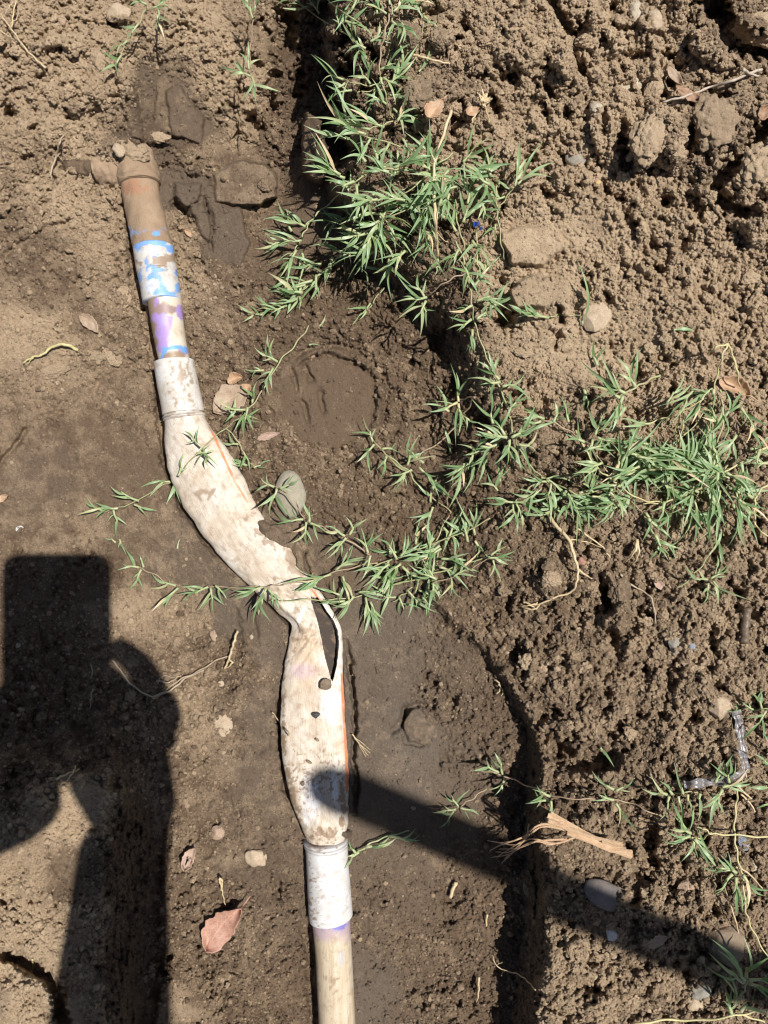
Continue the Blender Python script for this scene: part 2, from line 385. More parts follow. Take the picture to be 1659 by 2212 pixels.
eu = np.interp(V + wobv * .4, EDGE_V, EDGE_U).astype(np.float32)
ew = np.interp(V, EDGE_V, EDGE_W).astype(np.float32)
slope = (np.interp(V + 10, EDGE_V, EDGE_U) - np.interp(V - 10, EDGE_V, EDGE_U)) / 20.0
sd = ((U - eu) / np.sqrt(1 + slope ** 2)).astype(np.float32) + wob * np.clip(ew / 60, .12, 1) * .9 + (V < 700) * sstep(720, 420, V) * (46 * fbm(U / 95 + 2, V / 75, 401, 4))
T = sstep(-ew, ew, sd)
# upright walls show roots and spade marks: cut rough steps in them
H = Hf * (1 - T) + Hh * T
wall = 4 * T * (1 - T) * np.clip((Hh - Hf) / 40, 0, 1)
# left bank at the lower left
bsd = (275 + wob * .8 + 10 * np.sin(V / 90)) - U
BT = sstep(-66, 66, bsd) * sstep(1560, 1760, V + wobv * 2 + U * .2)
bank = 56 + 6 * fbm(U / 130, V / 130, 21, 3)
H = H * (1 - BT) + bank * BT
bwall = 4 * BT * (1 - BT) * sstep(1650, 1800, V)
moist = np.clip(moist + .5 * bwall + .35 * wall * (V > 1250), 0, 1)

# large shape of the surface
H += fbm(U / 170, V / 170, 31, 3) * (1.0 + 4.0 * T * rough)
H += fbm(U / 48, V / 48, 41, 3) * (0.35 + 2.2 * rough * (0.5 + 0.5 * T))
# cut marks
for pts, w, dep in GROOVES:
    us = [p[0] for p in pts]; vs_ = [p[1] for p in pts]; pad = w * 3 + 30
    i0, i1 = np.searchsorted(GU, [min(us) - pad, max(us) + pad]); j0, j1 = np.searchsorted(GV, [min(vs_) - pad, max(vs_) + pad])
    sl = (slice(j0, j1), slice(i0, i1))
    d, t = seg_dist(U[sl] + wob[sl] * .35, V[sl] + wobv[sl] * .35, pts)
    e = np.clip(np.minimum(t, 1 - t) * 6 + .35, 0, 1) if len(pts) > 1 else 1
    d = d * (1 + .5 * vnoise(U[sl] / 14, V[sl] / 14, 77))
    H[sl] -= dep * np.exp(-(d / w) ** 4) * e
for mu, mv, ru, rv, an, h in MOUNDS:
    if h == 0: continue
    pad = max(ru, rv) * 1.6 + 20
    i0, i1 = np.searchsorted(GU, [mu - pad, mu + pad]); j0, j1 = np.searchsorted(GV, [mv - pad, mv + pad])
    sl = (slice(j0, j1), slice(i0, i1))
    a = math.radians(an); x = U[sl] + wob[sl] * .5 - mu; y = V[sl] + wobv[sl] * .5 - mv
    p = (x * math.cos(a) - y * math.sin(a)) / ru; q = (x * math.sin(a) + y * math.cos(a)) / rv
    H[sl] += h * np.clip(1.25 * (1 - p * p - q * q), 0, 1) ** .6
# heel print: flat disc with a pressed rim
r = np.hypot(U - 712 - wob * .45, V - 868 - wobv * .45) + 3 * vnoise(U / 9, V / 9, 301); an = np.degrees(np.arctan2(868 - V, U - 712))
arcm = sstep(-50, -20, an) * (1 - sstep(115, 140, an))
H += arcm * (-3.2 * np.exp(-((r - 100) / 5) ** 2) + 4.2 * np.exp(-((r - 112) / 8) ** 2) - 4.0 * np.exp(-((r - 126) / 5) ** 2) + 1.5 * sstep(124, 135, r) * (1 - sstep(170, 220, r)))
rough *= 1 - .85 * (r < 98)
moist = np.where(r < 100, np.maximum(moist, .84), moist)
# smeared clay slabs with stepped, cracked edges
def slab(poly, h, tilt, m, g):
    global H, rough, moist, grey
    us = [p[0] for p in poly]; vs_ = [p[1] for p in poly]
    i0, i1 = np.searchsorted(GU, [min(us) - 20, max(us) + 20]); j0, j1 = np.searchsorted(GV, [min(vs_) - 20, max(vs_) + 20])
    sl = (slice(j0, j1), slice(i0, i1))
    x = U[sl] + wob[sl] * .5; y = V[sl] + wobv[sl] * .5
    d = np.full(x.shape, 1e9); n = len(poly)
    for i in range(n):
        ax, ay = poly[i]; bx, by = poly[(i + 1) % n]
        L = math.hypot(bx - ax, by - ay)
        d = np.minimum(d, ((bx - ax) * (y - ay) - (by - ay) * (x - ax)) / L)
    w = sstep(-2, 5, d)
    H[sl] = H[sl] * (1 - w) + (h + tilt[0] * (x - us[0]) + tilt[1] * (y - vs_[0])) * w + 0.5 * fbm(x / 30, y / 30, 90, 3) * w
    rough[sl] = rough[sl] * (1 - w) + .14 * w; moist[sl] = moist[sl] * (1 - w) + m * w; grey[sl] = grey[sl] * (1 - w) + g * w
slab([(330,180),(352,155),(382,168),(372,298),(335,270)], -13, (-.03, .02), .66, .2)
slab([(385,180),(443,255),(436,312),(372,298),(356,200)], -10, (-.06, .0), .8, .3)
slab([(455,372),(520,347),(570,350),(598,385),(600,430),(560,450),(465,440)], -8, (0, .01), .6, .1)
slab([(372,400),(430,398),(436,430),(408,452),(375,432)], -5, (0, -.03), .93, .6)
slab([(412,440),(445,432),(458,520),(430,500)], -8, (0, .02), .9, .5)
slab([(455,445),(520,450),(545,520),(520,580),(468,560)], -10, (.03, .0), .85, .5)
slab([(660,240),(700,262),(712,350),(690,400),(655,380),(652,300)], 4, (.3, .0), .8, .1)
slab([(1080,500),(1190,480),(1220,530),(1180,575),(1100,570)], 57, (0, -.01), .05, 0)
slab([(1098,625),(1150,590),(1220,600),(1232,640),(1180,668),(1110,660)], 56, (0, -.01), .35, .1)

# crumbs and clods
R = np.clip(rough - .05 + .65 * fbm(U / 105, V / 105, 45, 4) * sstep(.1, .35, rough), 0, 1)
c0, id0 = clods(U + 2 * wob, V + 2 * wobv, 150, 99, .22, .5, .7, .4)
nearmask = ((U > -640) & (U < 2300) & (V > -640) & (V < 2850)).astype(np.float32)
wx = U + 5 * fbm(U / 16, V / 16, 51, 3) + wob; wy = V + 5 * fbm(U / 16 + 9, V / 16, 55, 3) + wobv
c1, id1 = clods(wx, wy, 74, 101, .25, .62, .55)
c2, id2 = clods(wx, wy, 36, 111, .25, .62, .75)
c3, id3 = clods(wx, wy, 19, 121, .25, .68, .85)
c4, id4 = clods(wx, wy, 10.5, 131, .3, .72, .9)
px = S * 1000
big = sstep(.45, .95, R)
H += px * nearmask * (c0 * .22 * T * sstep(.4, .9, rough) + c1 * .60 * big * (.35 + .65 * T) + c2 * .62 * sstep(.3, .9, R) + c3 * (.70 * sstep(.15, .75, R)) + c4 * (.10 + .80 * sstep(.05, .6, R)))
# open soil: pock marks between the crumbs
pit = np.clip(fbm(U / 22, V / 22, 61, 4) - .12, 0, 1)
H -= pit * 8.5 * R * nearmask
pit2 = np.clip(fbm(U / 9, V / 9, 66, 3) - .2, 0, 1)
pit3 = np.clip(fbm(U / 46 + 5, V / 46, 68, 4) - .16, 0, 1)
H -= pit3 * 20 * sstep(.5, 1, R) * (.25 + .75 * T) * nearmask
H -= pit2 * 3.2 * sstep(.1, .6, R) * nearmask
# thin cracks in the smooth mud
cr = np.abs(fbm(U / 120 + 3, V / 120, 71, 4)); crm = sstep(.25, .45, fbm(U / 260, V / 260, 75, 2) + .25)
H -= 1.6 * np.exp(-(cr / .012) ** 2) * (1 - sstep(.3, .6, R)) * crm * nearmask
H += (.34 + .6 * sstep(.0, .3, R)) * fbm(U / 8, V / 8, 81, 3, .6) * nearmask
# bedding of small lumps in smooth mud
c5, id5 = clods(U, V, 30, 141, .1, .3, .3)
H += px * c5 * .45 * (1 - big) * nearmask
H += wall * (3.5 * fbm(U / 10, V / 34, 91, 4) + 2.5 * np.abs(fbm(U / 22, V / 22, 93, 3))) + bwall * (4 * fbm(U / 8, V / 45, 95, 3))
moist = moist - .05 * T + .03 * (1 - T) * (1 - BT) + (id0 - .4) * .2 * (c0 > 2) * T + (id1 - .4) * .18 * (c1 > 1) * big + (id2 - .4) * .22 * (c2 > 1) + (id3 - .45) * .22 * (c3 > 1) * R
moist = np.clip(moist, 0, 1)

# the bed of the pipe is dug out so that the pipe lies clear of the mud
PIPEAX = [(300,380,38),(330,520,40),(350,650,40),(380,780,38),(400,905,42),(428,1000,55),(462,1065,66),(510,1150,64),(560,1205,60),(620,1275,52),(668,1330,50),(680,1390,56),(677,1500,68),(680,1640,68),(697,1765,50),(706,1815,40),(712,1990,42),(728,2260,40)]
def pipe_dist(x, y):
    best = np.full(np.shape(x), 1e9); 
    for (ax, ay, ar), (bx, by, br) in zip(PIPEAX[:-1], PIPEAX[1:]):
        t = np.clip(((x - ax) * (bx - ax) + (y - ay) * (by - ay)) / ((bx - ax) ** 2 + (by - ay) ** 2), 0, 1)
        d = np.hypot(x - ax - t * (bx - ax), y - ay - t * (by - ay)) - (ar + (br - ar) * t)
        best = np.minimum(best, d)
    return best
i0, i1 = np.searchsorted(GU, [180, 860]); j0, j1 = np.searchsorted(GV, [300, 2283])
sl = (slice(j0, j1), slice(i0, i1))
pd = pipe_dist(U[sl], V[sl])
cap = -7.5 + 16 * sstep(-6, 8, pd) + 40 * sstep(4, 16, pd)
# mud pushed over the pipe here and there keeps its height
keep = np.zeros_like(pd)
for ku, kv, ka, kb, kang in ((606,1150,58,24,-42),(655,1205,40,16,-52),(262,320,70,40,15),(600,1392,28,40,0),(738,1800,26,13,-10),(565,1128,22,20,0)):
    a = math.radians(kang); x = U[sl] - ku + wob[sl] * .6; y = V[sl] - kv + wobv[sl] * .6
    p = (x * math.cos(a) - y * math.sin(a)) / ka; q = (x * math.sin(a) + y * math.cos(a)) / kb
    keep = np.maximum(keep, sstep(1.15, .85, p * p + q * q) if False else (1 - sstep(.8, 1.2, p * p + q * q)))
H[sl] = np.where((keep > .5) | (pd > 20), H[sl], np.minimum(H[sl], cap))

H = (H * .001).astype(np.float32)
H = np.minimum(H, 0.12)
ny, nx = H.shape
k = 1 - H / D
co = np.empty((ny, nx, 3), np.float32)
co[..., 0] = (U - 829.5) * S * k; co[..., 1] = (1106 - V) * S * k; co[..., 2] = H
me = bpy.data.meshes.new('soil_ground')
me.vertices.add(nx * ny)
me.vertices.foreach_set('co', co.reshape(-1))
idx = np.arange(nx * ny, dtype=np.int32).reshape(ny, nx)
quads = np.stack([idx[:-1, :-1], idx[1:, :-1], idx[1:, 1:], idx[:-1, 1:]], -1).reshape(-1)
nq = (nx - 1) * (ny - 1)
me.loops.add(nq * 4); me.loops.foreach_set('vertex_index', quads)
me.polygons.add(nq); me.polygons.foreach_set('loop_start', np.arange(0, nq * 4, 4, dtype=np.int32))
me.polygons.foreach_set('use_smooth', np.ones(nq, bool))
me.update(calc_edges=True)
ca = me.color_attributes.new('soil', 'FLOAT_COLOR', 'POINT')
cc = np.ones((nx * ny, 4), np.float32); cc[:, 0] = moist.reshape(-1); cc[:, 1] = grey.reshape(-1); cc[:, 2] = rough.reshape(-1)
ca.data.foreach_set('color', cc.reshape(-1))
ground = mesh_obj('ground', me, M_SOIL)
tag(ground, kind='structure')

def sample(F, u, v):
    fx = np.interp(u, GU, np.arange(nx)); fy = np.interp(v, GV, np.arange(ny))
    ix = min(int(fx), nx - 2); iy = min(int(fy), ny - 2); tx = fx - ix; ty = fy - iy
    return float((F[iy, ix] * (1 - tx) + F[iy, ix + 1] * tx) * (1 - ty) + (F[iy + 1, ix] * (1 - tx) + F[iy + 1, ix + 1] * tx) * ty)
def Hat(u, v): return sample(H, u, v)
def Hmax(u, v, r):
    """highest ground within r picture units"""
    i0, i1 = np.searchsorted(GU, [u - r, u + r]); j0, j1 = np.searchsorted(GV, [v - r, v + r])
    return float(H[j0:max(j1, j0 + 1), i0:max(i1, i0 + 1)].max())
def surf(u, v):
    """ground or pipe, whichever is higher"""
    h = Hat(u, v)
    d = float(pipe_dist(np.array([float(u)]), np.array([float(v)]))[0])
    if d < 0: h = max(h, 0.0125 * math.sqrt(max(0, 1 - (1 + max(d, -40) / 40.0) ** 2)))
    return h
# ================================================================ loose crumbs, uncountable masses
def ico(n):
    import bmesh
    bm = bmesh.new(); bmesh.ops.create_icosphere(bm, subdivisions=n, radius=1.0)
    vs = np.array([v.co[:] for v in bm.verts], np.float32); fs = np.array([[v.index for v in f.verts] for f in bm.faces], np.int32)
    bm.free(); return vs, fs

def scatter(name, N, smin, smax, power, mat, dens, sub, seed, sink, label, cat):
    """points on the ground that carry size, turn and moisture; geometry nodes put one crumb on each"""
    rng = np.random.default_rng(seed)
    u = rng.uniform(-420, 2100, N * 6); v = rng.uniform(-420, 2640, N * 6)
    ui = np.clip(np.searchsorted(GU, u), 0, nx - 1); vi = np.clip(np.searchsorted(GV, v), 0, ny - 1)
    keep_ = rng.uniform(0, 1, N * 6) < dens(ui, vi)
    keep_ &= pipe_dist(u, v) > 2
    keep_ &= ((u > -40) & (u < 1700) & (v > -40) & (v < 2250)) | (rng.uniform(0, 1, N * 6) < .5)
    u = u[keep_][:N]; v = v[keep_][:N]; ui = ui[keep_][:N]; vi = vi[keep_][:N]; n = len(u)
    r = (smin + (smax - smin) * rng.uniform(0, 1, n) ** power) * S * .5
    h = H[vi, ui]; kk = 1 - h / D
    c = np.stack([(GU[ui] - 829.5) * S * kk, (1106 - GV[vi]) * S * kk, h + r * (.5 - sink)], 1)
    me = bpy.data.meshes.new(name); me.vertices.add(n); me.vertices.foreach_set('co', c.astype(np.float32).reshape(-1))
    def at(nm, ty, arr):
        x = me.attributes.new(nm, ty, 'POINT'); x.data.foreach_set({'FLOAT_VECTOR': 'vector', 'FLOAT_COLOR': 'color'}[ty], arr.astype(np.float32).reshape(-1))
    at('scl', 'FLOAT_VECTOR', r[:, None] * rng.uniform(.62, 1.15, (n, 3)))
    at('rot', 'FLOAT_VECTOR', rng.uniform(0, 6.283, (n, 3)))
    col = np.ones((n, 4)); col[:, 0] = np.clip(moist[vi, ui] + rng.normal(0, .15, n) - .06, 0, 1); col[:, 1] = grey[vi, ui]
    at('soil', 'FLOAT_COLOR', col)
    o = mesh_obj(name, me, mat)
    ng = bpy.data.node_groups.new(name, 'GeometryNodeTree')
    ng.interface.new_socket('Geometry', in_out='INPUT', socket_type='NodeSocketGeometry'); ng.interface.new_socket('Geometry', in_out='OUTPUT', socket_type='NodeSocketGeometry')
    gi = ng.nodes.new('NodeGroupInput'); go = ng.nodes.new('NodeGroupOutput')
    ic = ng.nodes.new('GeometryNodeMeshIcoSphere'); ic.inputs['Subdivisions'].default_value = sub
    sp_ = ng.nodes.new('GeometryNodeSetPosition'); nz = ng.nodes.new('ShaderNodeTexNoise'); nz.inputs['Scale'].default_value = 1.3 + .2 * seed % 1; nz.inputs['Detail'].default_value = 3
    po = ng.nodes.new('GeometryNodeInputPosition'); mr = ng.nodes.new('ShaderNodeMapRange'); mr.inputs[1].default_value = .3; mr.inputs[2].default_value = .7; mr.inputs[3].default_value = .62; mr.inputs[4].default_value = 1.3
    vm = ng.nodes.new('ShaderNodeVectorMath'); vm.operation = 'SCALE'
    sm = ng.nodes.new('GeometryNodeSetMaterial'); sm.inputs['Material'].default_value = mat
    ip = ng.nodes.new('GeometryNodeInstanceOnPoints')
    L = ng.links.new
    L(po.outputs[0], nz.inputs['Vector']); L(nz.outputs[0], mr.inputs[0]); L(po.outputs[0], vm.inputs[0]); L(mr.outputs[0], vm.inputs['Scale'])
    L(ic.outputs['Mesh'], sp_.inputs['Geometry']); L(vm.outputs[0], sp_.inputs['Position']); L(sp_.outputs[0], sm.inputs['Geometry'])
    L(gi.outputs[0], ip.inputs['Points']); L(sm.outputs[0], ip.inputs['Instance'])
    for nm, sk in (('scl', 'Scale'), ('rot', 'Rotation')):
        na = ng.nodes.new('GeometryNodeInputNamedAttribute'); na.data_type = 'FLOAT_VECTOR'; na.inputs['Name'].default_value = nm
        L(na.outputs[0], ip.inputs[sk])
    L(ip.outputs[0], go.inputs[0])
    md = o.modifiers.new('crumbs', 'NODES'); md.node_group = ng
    tag(o, label, cat, kind='stuff'); return o
rd = lambda ui, vi: .09 + .91 * sstep(.15, .7, rough[vi, ui])
scatter('fine_soil_crumbs', 255000, 2.0, 7.5, 2.2, M_SOILI, rd, 1, 11, .2, 'fine granular soil crumbs covering the dug ground', 'soil crumbs')
scatter('soil_crumbs', 33000, 5, 15, 2.6, M_SOILI, rd, 2, 12, .3, 'small loose soil crumbs lying all over the dug ground', 'soil crumbs')
scatter('soil_lumps', 1600, 13, 32, 2.2, M_SOILI, lambda ui, vi: sstep(.55, .95, rough[vi, ui]) * (H[vi, ui] > -.03), 4, 13, .55, 'rounded soil lumps half sunk in the rough dug ground', 'soil lumps')
# ================================================================ the broken water pipe
# lengthwise stations: left point, right point (picture units), half height mm, centre height mm
M_PVC = None
def attr_material(name, rough_=0.5, streak=0.0, bump=0.3, spec=0.4, dirt=0.0):
    m, nt, bs = newmat(name)
    at = nd(nt, 'ShaderNodeAttribute', attribute_name='paint')
    pos = geopos(nt)
    uvn = nd(nt, 'ShaderNodeUVMap', uv_map='UVMap')
    mp = nt.nodes.new('ShaderNodeMapping'); mp.inputs['Scale'].default_value = (60, 2.2, 1)
    nt.links.new(uvn.outputs[0], mp.inputs['Vector'])
    st = noise_(nt, 3.0, 5, 0.65, mp.outputs[0], .3)
    n2 = noise_(nt, 900, 4, 0.6, pos); n1 = noise_(nt, 160, 5, 0.6, pos)
    col = at.outputs['Color']
    if streak > 0:
        col = mixc(nt, math_(nt, 'MULTIPLY', maprange(nt, st, .50, .68), streak), col, (.36, .24, .14))
        fine = nt.nodes.new('ShaderNodeMapping'); fine.inputs['Scale'].default_value = (220, 5, 1)
        nt.links.new(uvn.outputs[0], fine.inputs['Vector'])
        st2 = noise_(nt, 3.0, 3, 0.6, fine.outputs[0])
        col = mixc(nt, math_(nt, 'MULTIPLY', maprange(nt, st2, .45, .62), streak * .55), col, (.42, .31, .21))
    if dirt > 0:
        d = maprange(nt, n1, .52, .66)
        col = mixc(nt, math_(nt, 'MULTIPLY', d, dirt), col, (.30, .20, .125))
        d2 = maprange(nt, n2, .60, .70)
        col = mixc(nt, math_(nt, 'MULTIPLY', d2, dirt), col, (.20, .13, .08))
    nt.links.new(col, bs.inputs['Base Color'])
    bs.inputs['Roughness'].default_value = rough_
    bs.inputs['Specular IOR Level'].default_value = spec
    bp = nd(nt, 'ShaderNodeBump', Strength=bump, Distance=0.0006)
    nt.links.new(math_(nt, 'ADD', math_(nt, 'MULTIPLY', st, .6), n2), bp.inputs['Height'])
    nt.links.new(bp.outputs[0], bs.inputs['Normal'])
    return m
M_PVC = attr_material('weathered_plastic', .42, .62, .4, .4, .45)
M_FIT = attr_material('coupling_plastic', .40, .10, .25, .45, .35)
M_MUD = attr_material('mud_coated_pipe', .9, 0, 1.0, .25, .45)

def stations(rows, n=12):
    """rows of (Lu, Lv, Ru, Rv, half height mm, centre mm) -> dense list of (centre, side, half width, half height)"""
    dense = catmull([r[:6] for r in rows], n)
    out = []
    for r in dense:
        z = r[5] * .001
        L = P(r[0], r[1], z); R_ = P(r[2], r[3], z)
        out.append(((L + R_) / 2, (R_ - L).normalized(), (R_ - L).length / 2, r[4] * .001, r))
    return out

def loft(name, st, N, colf, mat, parent, disp=None, power=1.0, caps=False, cut=None, solid=0):
    """tube through the stations; colf(u, v, th, t) gives the surface colour, disp the relief in metres"""
    vs = []; cols = []; uvs = []; n = len(st); run = 0; ths = [2 * math.pi * j / N for j in range(N)]
    if cut is not None:  # finer spacing where the wall is torn open
        a, b_ = math.radians(14), math.radians(84); m = N // 2
        ths = [a + (b_ - a) * j / m for j in range(m)] + [b_ + (2 * math.pi - b_ + a) * j / (N - m) for j in range(N - m)]
    prev = None
    for i, (c, sd_, a, b, r) in enumerate(st):
        if prev is not None: run += (c - prev).length
        prev = c
        for j, th in enumerate(ths):
            ct, s_ = math.cos(th), math.sin(th)
            if power != 1.0:
                ct = math.copysign(abs(ct) ** power, ct); s_ = math.copysign(abs(s_) ** power, s_)
            d = disp(c, th, i / (n - 1), r) if disp else 0
            p = c + sd_ * ((a + d) * ct) + Vector((0, 0, (b + d) * s_))
            if not caps and False: pass
            vs.append(p)
            kz = 1 - p.z / D
            cols.append(colf(p.x / (S * kz) + 829.5, 1106 - p.y / (S * kz), th, i / (n - 1)))
            uvs.append((th * a, run * 10))
    fs = []
    for i in range(n - 1):
        for j in range(N):
            k_ = (j + 1) % N
            if cut is not None:
                p = (vs[i * N + j] + vs[(i + 1) * N + k_]) / 2
                if cut(p, ths[j]): continue
            fs.append((i * N + j, i * N + k_, (i + 1) * N + k_, (i + 1) * N + j))
    if caps:
        fs.append(tuple(range(N - 1, -1, -1))); fs.append(tuple((n - 1) * N + j for j in range(N)))
    me = pymesh(name, vs, fs)
    ca = me.color_attributes.new('paint', 'FLOAT_COLOR', 'POINT')
    ca.data.foreach_set('color', np.array([(*c, 1) for c in cols], np.float32).reshape(-1))
    uv = me.uv_layers.new(name='UVMap')
    li = np.empty(len(me.loops), np.int32); me.loops.foreach_get('vertex_index', li)
    uva = np.array(uvs, np.float32)[li] * np.array([1, .1], np.float32)
    uva[:, 0] *= 10; uva[:, 1] *= 10
    uv.data.foreach_set('uv', uva.reshape(-1))
    o = mesh_obj(name, me, mat, parent)
    if solid:
        md = o.modifiers.new('wall', 'SOLIDIFY'); md.thickness = solid; md.offset = -1
    return o

def N3(p, f, seed=0): return mnoise.noise(Vector((p[0] * f + seed * 7.7, p[1] * f - seed * 3.1, p[2] * f)))
def F2(u, v, f, seed=0, o=4): return mnoise.fractal(Vector((u * f + seed * 13.1, v * f, seed * 3.7)), 1.0, 2.0, o)
def mixt(a, b, t):
    t = max(0.0, min(1.0, t)); return tuple(x * (1 - t) + y * t for x, y in zip(a, b))
def ss(a, b, x):
    t = max(0.0, min(1.0, (x - a) / (b - a))); return t * t * (3 - 2 * t)
def blob(u, v, cu_, cv_, ru, rv, ang=0):
    a = math.radians(ang); x = u - cu_; y = v - cv_
    return 1 - math.hypot((x * math.cos(a) - y * math.sin(a)) / ru, (x * math.sin(a) + y * math.cos(a)) / rv)

WHITE = (.70, .67, .62); MUDC = (.31, .215, .14); CREAM = (.62, .52, .40); BLUE = (.16, .38, .78); PURP = (.40, .27, .62)
ORANGE = (.72, .22, .09); RUST = (.36, .19, .11)

pipe = empty('water_pipe', P(560, 1150, 0))
tag(pipe, 'broken white plastic water pipe with couplings, lying flattened and split along the trench', 'pipe')
PB = pipe.location.copy()
def bake(o):
    """vertices were laid out in world space: bring them under the pipe's own origin"""
    o.data.transform(Matrix.Translation(-PB)); return o
def lofted(*a, **k): return bake(loft(*a, **k))

# --- old fitting under its crust of mud
def col_mud(u, v, th, t):
    c = mixt(MUDC, (.37, .265, .175), .5 + F2(u, v, .03, 2))
    c = mixt(c, RUST, .75 * ss(.0, .6, F2(u, v, .04, 5) + blob(u, v, 310, 405, 46, 26) * .9))
    return c
dmud = lambda amp: (lambda c, th, t, r: amp * (mnoise.fractal(Vector((c.x * 180 + math.cos(th) * 2.2, c.y * 180, math.sin(th) * 2.2 + t * 6)), 1, 2, 4)))
lofted('elbow', stations([(266,322,312,308,5,-1),(246,348,328,326,11,1.5),(250,378,341,368,14,3),(256,396,345,386,14.5,3),(259,402,347,391,14.6,3),(260,406,343,394,13.4,3)]), 64, col_mud, M_MUD, pipe, disp=dmud(.0011), caps=True)
lofted('elbow_branch', stations([(270,402,268,338,11.5,1.5),(250,404,248,337,11.5,1.5),(228,402,228,338,11.8,1.5),(212,396,210,342,11.6,1.5),(209,393,207,346,9,1.5)]), 56, col_mud, M_MUD, pipe, disp=dmud(.0011), caps=True)
lofted('old_branch_pipe', stations([(214,392,213,350,8,-1.5),(185,388,183,348,8,-3),(160,384,158,345,8,-5),(130,380,129,342,7,-11)]), 40, lambda u, v, th, t: mixt((.09, .062, .04), (.15, .105, .07), .5 + F2(u, v, .06, 8)), M_MUD, pipe, disp=dmud(.0009), caps=True)
def col_mudpipe(u, v, th, t):
    c = col_mud(u, v, th, t)
    w = ss(490, 512, v + 14 * F2(u, v, .05, 3))
    if w > 0:
        n = F2(u, v, .035, 31)
        c = mixt(c, BLUE, w * ss(.02, .12, n + .10 * ss(500, 530, v)))
    return c
lofted('mud_coated_pipe', stations([(262,404,341,392,12.3,2.4),(268,440,347,430,12.3,2),(276,480,356,470,12.3,1.6),(284,518,366,508,12.3,1.2),(290,548,372,538,12.3,1)]), 64, col_mudpipe, M_MUD, pipe, disp=dmud(.0006))

# --- first coupling, glued with blue cement
def col_c1(u, v, th, t):
    c = mixt((.62, .60, .57), CREAM, .45 * ss(-.1, .5, F2(u, v, .03, 9)))
    c = mixt(c, (.62, .70, .86), .7 * ss(.1, .5, blob(u, v, 333, 618, 30, 26)))
    c = mixt(c, MUDC, .9 * ss(.0, .3, F2(u, v, .04, 4, 6) + .6 * blob(u, v, 355, 562, 46, 16, 10) - .02))
    e1 = ss(556, 520, v - (u - 330) * -.12)
    c = mixt(c, BLUE, .92 * ss(.04, .2, .8 * F2(u, v, .034, 33, 6) + .5 * e1 - .17))
    for q in ((300,610,7,40,-8),(345,600,6,38,22),(355,625,6,22,25),(320,652,20,7,0),(318,572,7,20,5),(345,583,16,6,0),(365,640,22,6,0)):
        c = mixt(c, (.22, .40, .72), ss(.05, .4, blob(u + 6 * F2(u, v, .08, 6), v, *q)))
    c = mixt(c, MUDC, .8 * ss(.05, .5, blob(u, v, 350, 652, 46, 12) + .4 * F2(u, v, .07, 12)))
    return c
def d_c1(c, th, t, r):
    e = -.0006 * math.exp(-((t - .42) / .012) ** 2) - .0012 * (1 - ss(0, .03, t)) 
    return e + .00012 * F2(c.x * 3000, th * 10, .1, 1)
lofted('coupling', stations([(289,538,373,528,14.4,1.2),(292,560,376,550,14.6,1.2),(297,592,381,582,14.7,1.2),(304,622,386,612,14.7,1.2),(309,652,391,642,14.7,1.2),(310,657,391,647,14.0,1.2)], 34), 72, col_c1, M_FIT, pipe, disp=d_c1, caps=True)

# --- length with purple primer
def col_p2(u, v, th, t):
    c = mixt((.66, .60, .50), CREAM, .5 + F2(u, v, .03, 14))
    c = mixt(c, MUDC, ss(.0, .2, F2(u, v, .03, 15) * .8 + .9 * blob(u, v, 327, 690, 16, 60, 8)))
    n = .5 * F2(u, v, .05, 16)
    for q in ((350,690,20,44,6),(352,735,15,34,0),(388,672,8,18,15),(395,760,12,10,0),(360,668,34,9,0)):
        c = mixt(c, PURP, .95 * ss(.0, .22, blob(u, v, *q) + n))
    c = mixt(c, (.42, .42, .85), .6 * ss(.1, .5, blob(u, v, 356, 690, 10, 22)))
    c = mixt(c, MUDC, ss(.0, .2, F2(u, v, .06, 18) * .5 + blob(u, v, 360, 667, 26, 14)) * .85)
    for q in ((372,752,22,6,4),(352,770,7,22,-20),(398,757,8,9,0)):
        c = mixt(c, BLUE, ss(.05, .3, blob(u, v, *q) + n * .6))
    c = mixt(c, MUDC, .95 * ss(.1, .35, blob(u, v, 376, 772, 34, 18, 8) + n * .3))
    return c
lofted('pipe_section', stations([(319,648,391,640,12.4,1),(324,680,393,670,12.4,1),(330,715,397,706,12.4,1),(337,750,402,740,12.4,1),(345,785,409,775,12.4,1)]), 64, col_p2, M_FIT, pipe)

# --- second coupling with its rings
def col_c2(u, v, th, t):
    c = mixt((.60, .56, .50), (.68, .66, .63), .5 + F2(u, v, .03, 19))
    c = mixt(c, (.60, .47, .38), .35 * ss(.0, .5, F2(u, v, .04, 20)))
    c = mixt(c, MUDC, .8 * ss(.10, .6, F2(u * 1.6, v * .6, .12, 21, 6) + .7 * blob(u, v, 395, 820, 30, 64, 8) - .05))
    c = mixt(c, (.24, .165, .105), .85 * max(math.exp(-((t - .82) / .018) ** 2), math.exp(-((t - .895) / .014) ** 2), ss(.95, .98, t)) * ss(-.4, .2, F2(u, v, .07, 22)))
    return c
def d_c2(c, th, t, r):
    return -.0012 * (1 - ss(0, .012, t)) - .0010 * ss(.80, .815, t) + .0013 * math.exp(-((t - .865) / .018) ** 2) + .0013 * math.exp(-((t - .925) / .018) ** 2) - .0013 * ss(.955, .985, t)
lofted('coupling', stations([(333,785,418,775,14.8,1),(337,812,423,802,14.8,1),(342,842,429,832,14.8,1),(349,878,437,868,14.8,1),(352,898,441,887,14.8,1),(355,916,443,902,14.2,1)], 34), 72, col_c2, M_FIT, pipe, disp=d_c2, caps=True)

